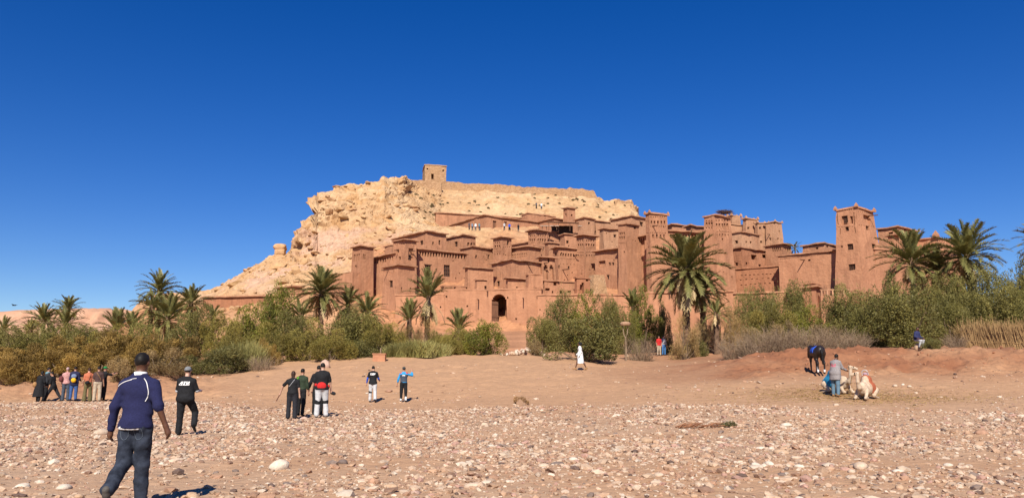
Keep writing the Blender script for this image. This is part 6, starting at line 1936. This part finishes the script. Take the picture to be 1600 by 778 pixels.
# visitors up in the village
def hill_pt(px, py):
    k = (389.0 - py) / F
    d = Vector(((px - 800.0) / F, CP - k * SP, SP + k * CP)).normalized()
    hit = HBVH.ray_cast(Vector((0, 0, EYE)), d)
    return hit[0]
VIS = [(733, 359, SLATE, 'visitor in slate blue at the left end of the terrace group'), (738, 360, fmat('grey_blue', (.2, .25, .32)), 'visitor in grey blue second in the terrace group'), (743, 360.5, WHT, 'visitor in white within the terrace group'), (749, 360, TEAL, 'visitor in teal at the right end of the terrace group'),
       (788, 360, LGREY, 'visitor in pale grey standing below the second terrace door'), (796, 361, BLUE, 'visitor in blue with pale trousers beside the second terrace door'), (810, 362, BLK, 'visitor in black walking off the terrace'),
       (838, 326, SLATE, 'dark-clad visitor on the bare slope below the rampart'), (846, 327, WHT, 'white-clad visitor on the bare slope below the rampart')]
for px, py, m, lab in VIS:
    p = hill_pt(px, py)
    person(lab, px, p.y, yaw=random.uniform(-180, 180), H=1.7, h=.05, skin=SK_M, shirt=m, sleeve=(.9, .5), pants=random.choice((SLATE, JEAN, BEIGE, BLK)), hem=.88, ground=p.z - .02, X=p.x)
# ---------------------------------------------------------------- horse and camels
def animal(name, label, px, D, yaw, scale=1.0):
    x = (px - 800) / F * D * CP
    return empty(name, (x, D, gz(x, D) - .01), label, name, None, math.radians(-yaw), scale)
DARKH = fmat('dark_bay_coat', (.020, .012, .010), (.011, .007, .006), 6, .45, spec=.5)
MANE = fmat('black_mane', (.008, .007, .007), (.005, .004, .004), 30, .6)
ho = animal('horse', 'black horse with white socks and a blue saddle pad grazing by the red bank', 1277, 43.8, 4)
s = Sdf((-.5, -1.3, -.05), (.5, 2.0, 1.95), .028)
s.cap((0, -.55, 1.16), (0, .45, 1.14), .27, .25, .05, (.95, 1, 1.08))
s.ell((0, -.68, 1.22), (.27, .32, .29), .06); s.ell((0, .52, 1.15), (.22, .26, .30), .06); s.ell((0, .42, 1.40), (.10, .22, .12), .06)
s.cap((0, .60, 1.28), (0, .95, 1.42), .20, .15, .06, (.72, 1, 1)); s.cap((0, .95, 1.42), (0, 1.20, 1.36), .145, .115, .06, (.72, 1, 1))
s.cap((0, 1.22, 1.38), (0, 1.36, 1.10), .105, .075, .04, (.8, 1, 1)); s.cap((0, 1.36, 1.10), (0, 1.42, .92), .075, .058, .03, (.85, 1, 1))
for sg in (-1, 1):
    s.cap((sg * .05, 1.18, 1.46), (sg * .06, 1.20, 1.57), .03, .01, .02)
    s.cap((sg * .15, .50, 1.0), (sg * .15, .52, .68), .10, .065, .05); s.cap((sg * .15, .52, .66), (sg * .15, .50, .14), .055, .040, .03); s.cap((sg * .15, .50, .14), (sg * .15, .55, .03), .045, .062, .02)
    s.cap((sg * .17, -.62, 1.08), (sg * .17, -.50, .78), .17, .11, .06); s.cap((sg * .17, -.50, .78), (sg * .17, -.80, .56), .095, .06, .04); s.cap((sg * .17, -.80, .56), (sg * .17, -.76, .14), .055, .042, .03); s.cap((sg * .17, -.76, .14), (sg * .17, -.71, .03), .045, .062, .02)
add('body', s.mesh('body', DARKH), ho)
blob(ho, 'tail', MANE, [('c', np.array((0, -.92, 1.36)), np.array((0, -1.04, 1.1)), .05, .07), ('c', np.array((0, -1.04, 1.1)), np.array((.03, -1.03, .5)), .075, .04)], .024, .012)
blob(ho, 'mane', MANE, [('c', np.array((.03, .55, 1.47)), np.array((.03, 1.16, 1.49)), .06, .05, (.7, 1, 1.3))], .024, .012)
for (x, y) in ((-.17, -.76), (.17, -.76)):
    blob(ho, 'white_sock', WHT, [('c', np.array((x, y + .005, .36 if x < 0 else .2)), np.array((x, y + .005, .10)), .056, .052)], .022)
sp_ = Sdf((-.45, -.5, .7), (.45, .5, 1.6), .025)
sp_.cap((0, -.3, 1.175), (0, .25, 1.165), .292, .272, .05, (.97, 1, 1.10)); sp_.cut((0, 0, -1), -1.12); sp_.cut((0, -1, 0), .28); sp_.cut((0, 1, 0), .22)
add('saddle_pad', sp_.mesh('saddle_pad', BLUE), ho)
blob(ho, 'saddle', fmat('saddle_leather', (.05, .03, .025), rough=.4), [('c', np.array((0, -.18, 1.50)), np.array((0, .12, 1.50)), .10, .09, (1.5, 1, .5)), ('e', np.array((0, .17, 1.56)), np.array((.07, .05, .07)))], .022)

CREAMC = fmat('cream_camel_wool', (.56, .44, .325), (.42, .305, .205), 5, .9, bump=.02, bscale=40)
def camel(label, px, D, yaw, scale, turn, blanket, bname, hoop):
    e = animal('camel', label, px, D, yaw, scale)
    s = Sdf((-.6, -1.3, -.05), (.7, 1.7, 1.85), .03)
    s.ell((0, -.30, .60), (.38, .80, .42), .06); s.ell((0, -.28, 1.02), (.24, .38, .30), .10); s.ell((0, .42, .60), (.27, .34, .36), .08); s.ell((0, -.95, .62), (.27, .26, .32), .08)
    s.cap((0, .62, .62), (0, .92, .66), .17, .125, .06); s.cap((0, .92, .66), (0, 1.06, .95), .12, .095, .05); s.cap((0, 1.06, .95), (0, 1.06, 1.30), .092, .085, .05)
    t = math.radians(turn); hd = np.array((math.sin(t), math.cos(t), -.12)); sd = np.array((math.cos(t), -math.sin(t), 0))
    h0 = np.array((0, 1.06, 1.40))
    s.ell(h0, (.105, .115, .105), .03); s.cap(h0, h0 + hd * .24, .092, .068, .03); s.cap(h0 + hd * .22 + (0, 0, -.02), h0 + hd * .33 + (0, 0, -.035), .068, .055, .03); s.cap(h0 + hd * .22 + (0, 0, -.06), h0 + hd * .30 + (0, 0, -.085), .04, .035, .02)
    for sg in (-1, 1):
        s.cap(h0 - hd * .05 + sd * sg * .075 + (0, 0, .06), h0 - hd * .09 + sd * sg * .13 + (0, 0, .12), .026, .010, .015)
        s.cap((sg * .25, .42, .48), (sg * .27, .74, .14), .11, .075, .05); s.cap((sg * .27, .74, .13), (sg * .25, .36, .09), .07, .06, .03); s.ell((sg * .27, .80, .10), (.085, .13, .085), .03)
        s.cap((sg * .30, -.75, .50), (sg * .36, -.30, .22), .20, .10, .06); s.cap((sg * .36, -.30, .17), (sg * .34, -.90, .09), .075, .06, .03); s.cap((sg * .34, -.9, .08), (sg * .34, -1.05, .06), .065, .06, .02)
    s.wrinkle(.010, (10, 10, 10), 3)
    add('body', s.mesh('body', CREAMC), e)
    for sg in (-1, 1):
        blob(e, 'eye', BLK, [('e', h0 + hd * .07 + sd * sg * .088 + np.array((0, 0, .03)), np.array((.022, .022, .022)))], .014)
    blob(e, 'tail', CREAMC, [('c', np.array((0, -1.18, .7)), np.array((0, -1.28, .25)), .035, .025)], .025)
    b = Sdf((-.7, -1.3, .1), (.7, .5, 1.6), .03)
    b.ell((0, -.36, .60), (.41, .84, .45), .06); b.ell((0, -.30, 1.03), (.28, .42, .33), .10)
    b.cut((0, 1, 0), -.12 if hoop else -.05); b.cut((0, 0, -1), -.34); b.cut((0, -1, 0), .98); b.wrinkle(.025, (5, 14, 5), 8)
    add(bname, b.mesh(bname, blanket), e)
    q = MB(); q.tube([(.17 * math.cos(a), -.18 + .03 * math.sin(a), 1.42 + .19 * math.sin(a)) for a in np.linspace(0, 2 * math.pi, 18)], [.022] * 18, 6, cap=False); q.build('saddle_hoop', LGREY if hoop else TAN, e, smooth=True)
    if hoop: blob(e, 'saddle_bundle', fmat('bundle_cloth', (.30, .28, .34), (.5, .2, .18), 20), [('e', np.array((0, -.3, 1.38)), np.array((.16, .14, .10)))], .025, .008)
    blob(e, 'halter', BLK, [('c', h0 + hd * .15 - sd * .085 + np.array((0, 0, .05)), h0 + hd * .15 + sd * .085 + np.array((0, 0, .05)), .028, .028), ('c', h0 + hd * .15 - sd * .085 + np.array((0, 0, .05)), h0 + hd * .17 - sd * .075 + np.array((0, 0, -.06)), .02, .02)], .014)
    return e, h0, hd
camel('cream camel resting on straw under a rust-orange blanket and hoop saddle', 1350, 32.6, -138, .74, 55, fmat('rust_blanket', (.40, .115, .055), (.28, .075, .035), 7), 'blanket', True)
c1, h0, hd = camel('white-faced camel with blue blankets kneeling behind its handler', 1309, 34.9, 165, .80, -55, fmat('cyan_blanket', (.02, .24, .42), (.012, .13, .26), 9), 'blanket', False)
q = MB(); p0 = h0 + hd * .22 + np.array((.05, 0, -.08))
q.tube([p0, p0 * .5 + np.array((.12, .62, .35)), (.18, 1.2, .03)], [.016, .014, .012], 5); q.build('lead_rope', TAN, c1)
# far bird
bp_ = at(22, 477, 160)
bd = empty('bird', tuple(bp_), 'distant dark bird gliding over the far plateau', 'bird')
blob(bd, 'body', BLK, [('c', np.array((-.3, 0, 0)), np.array((.3, 0, .03)), .09, .12)], .04)
for sg in (-1, 1):
    w_ = MB(); w_.box((-.12, 0, 0), (.3, 0, 0), (.05, sg * .85, .16), (0, 0, .03)); w_.build('wing', BLK, bd)
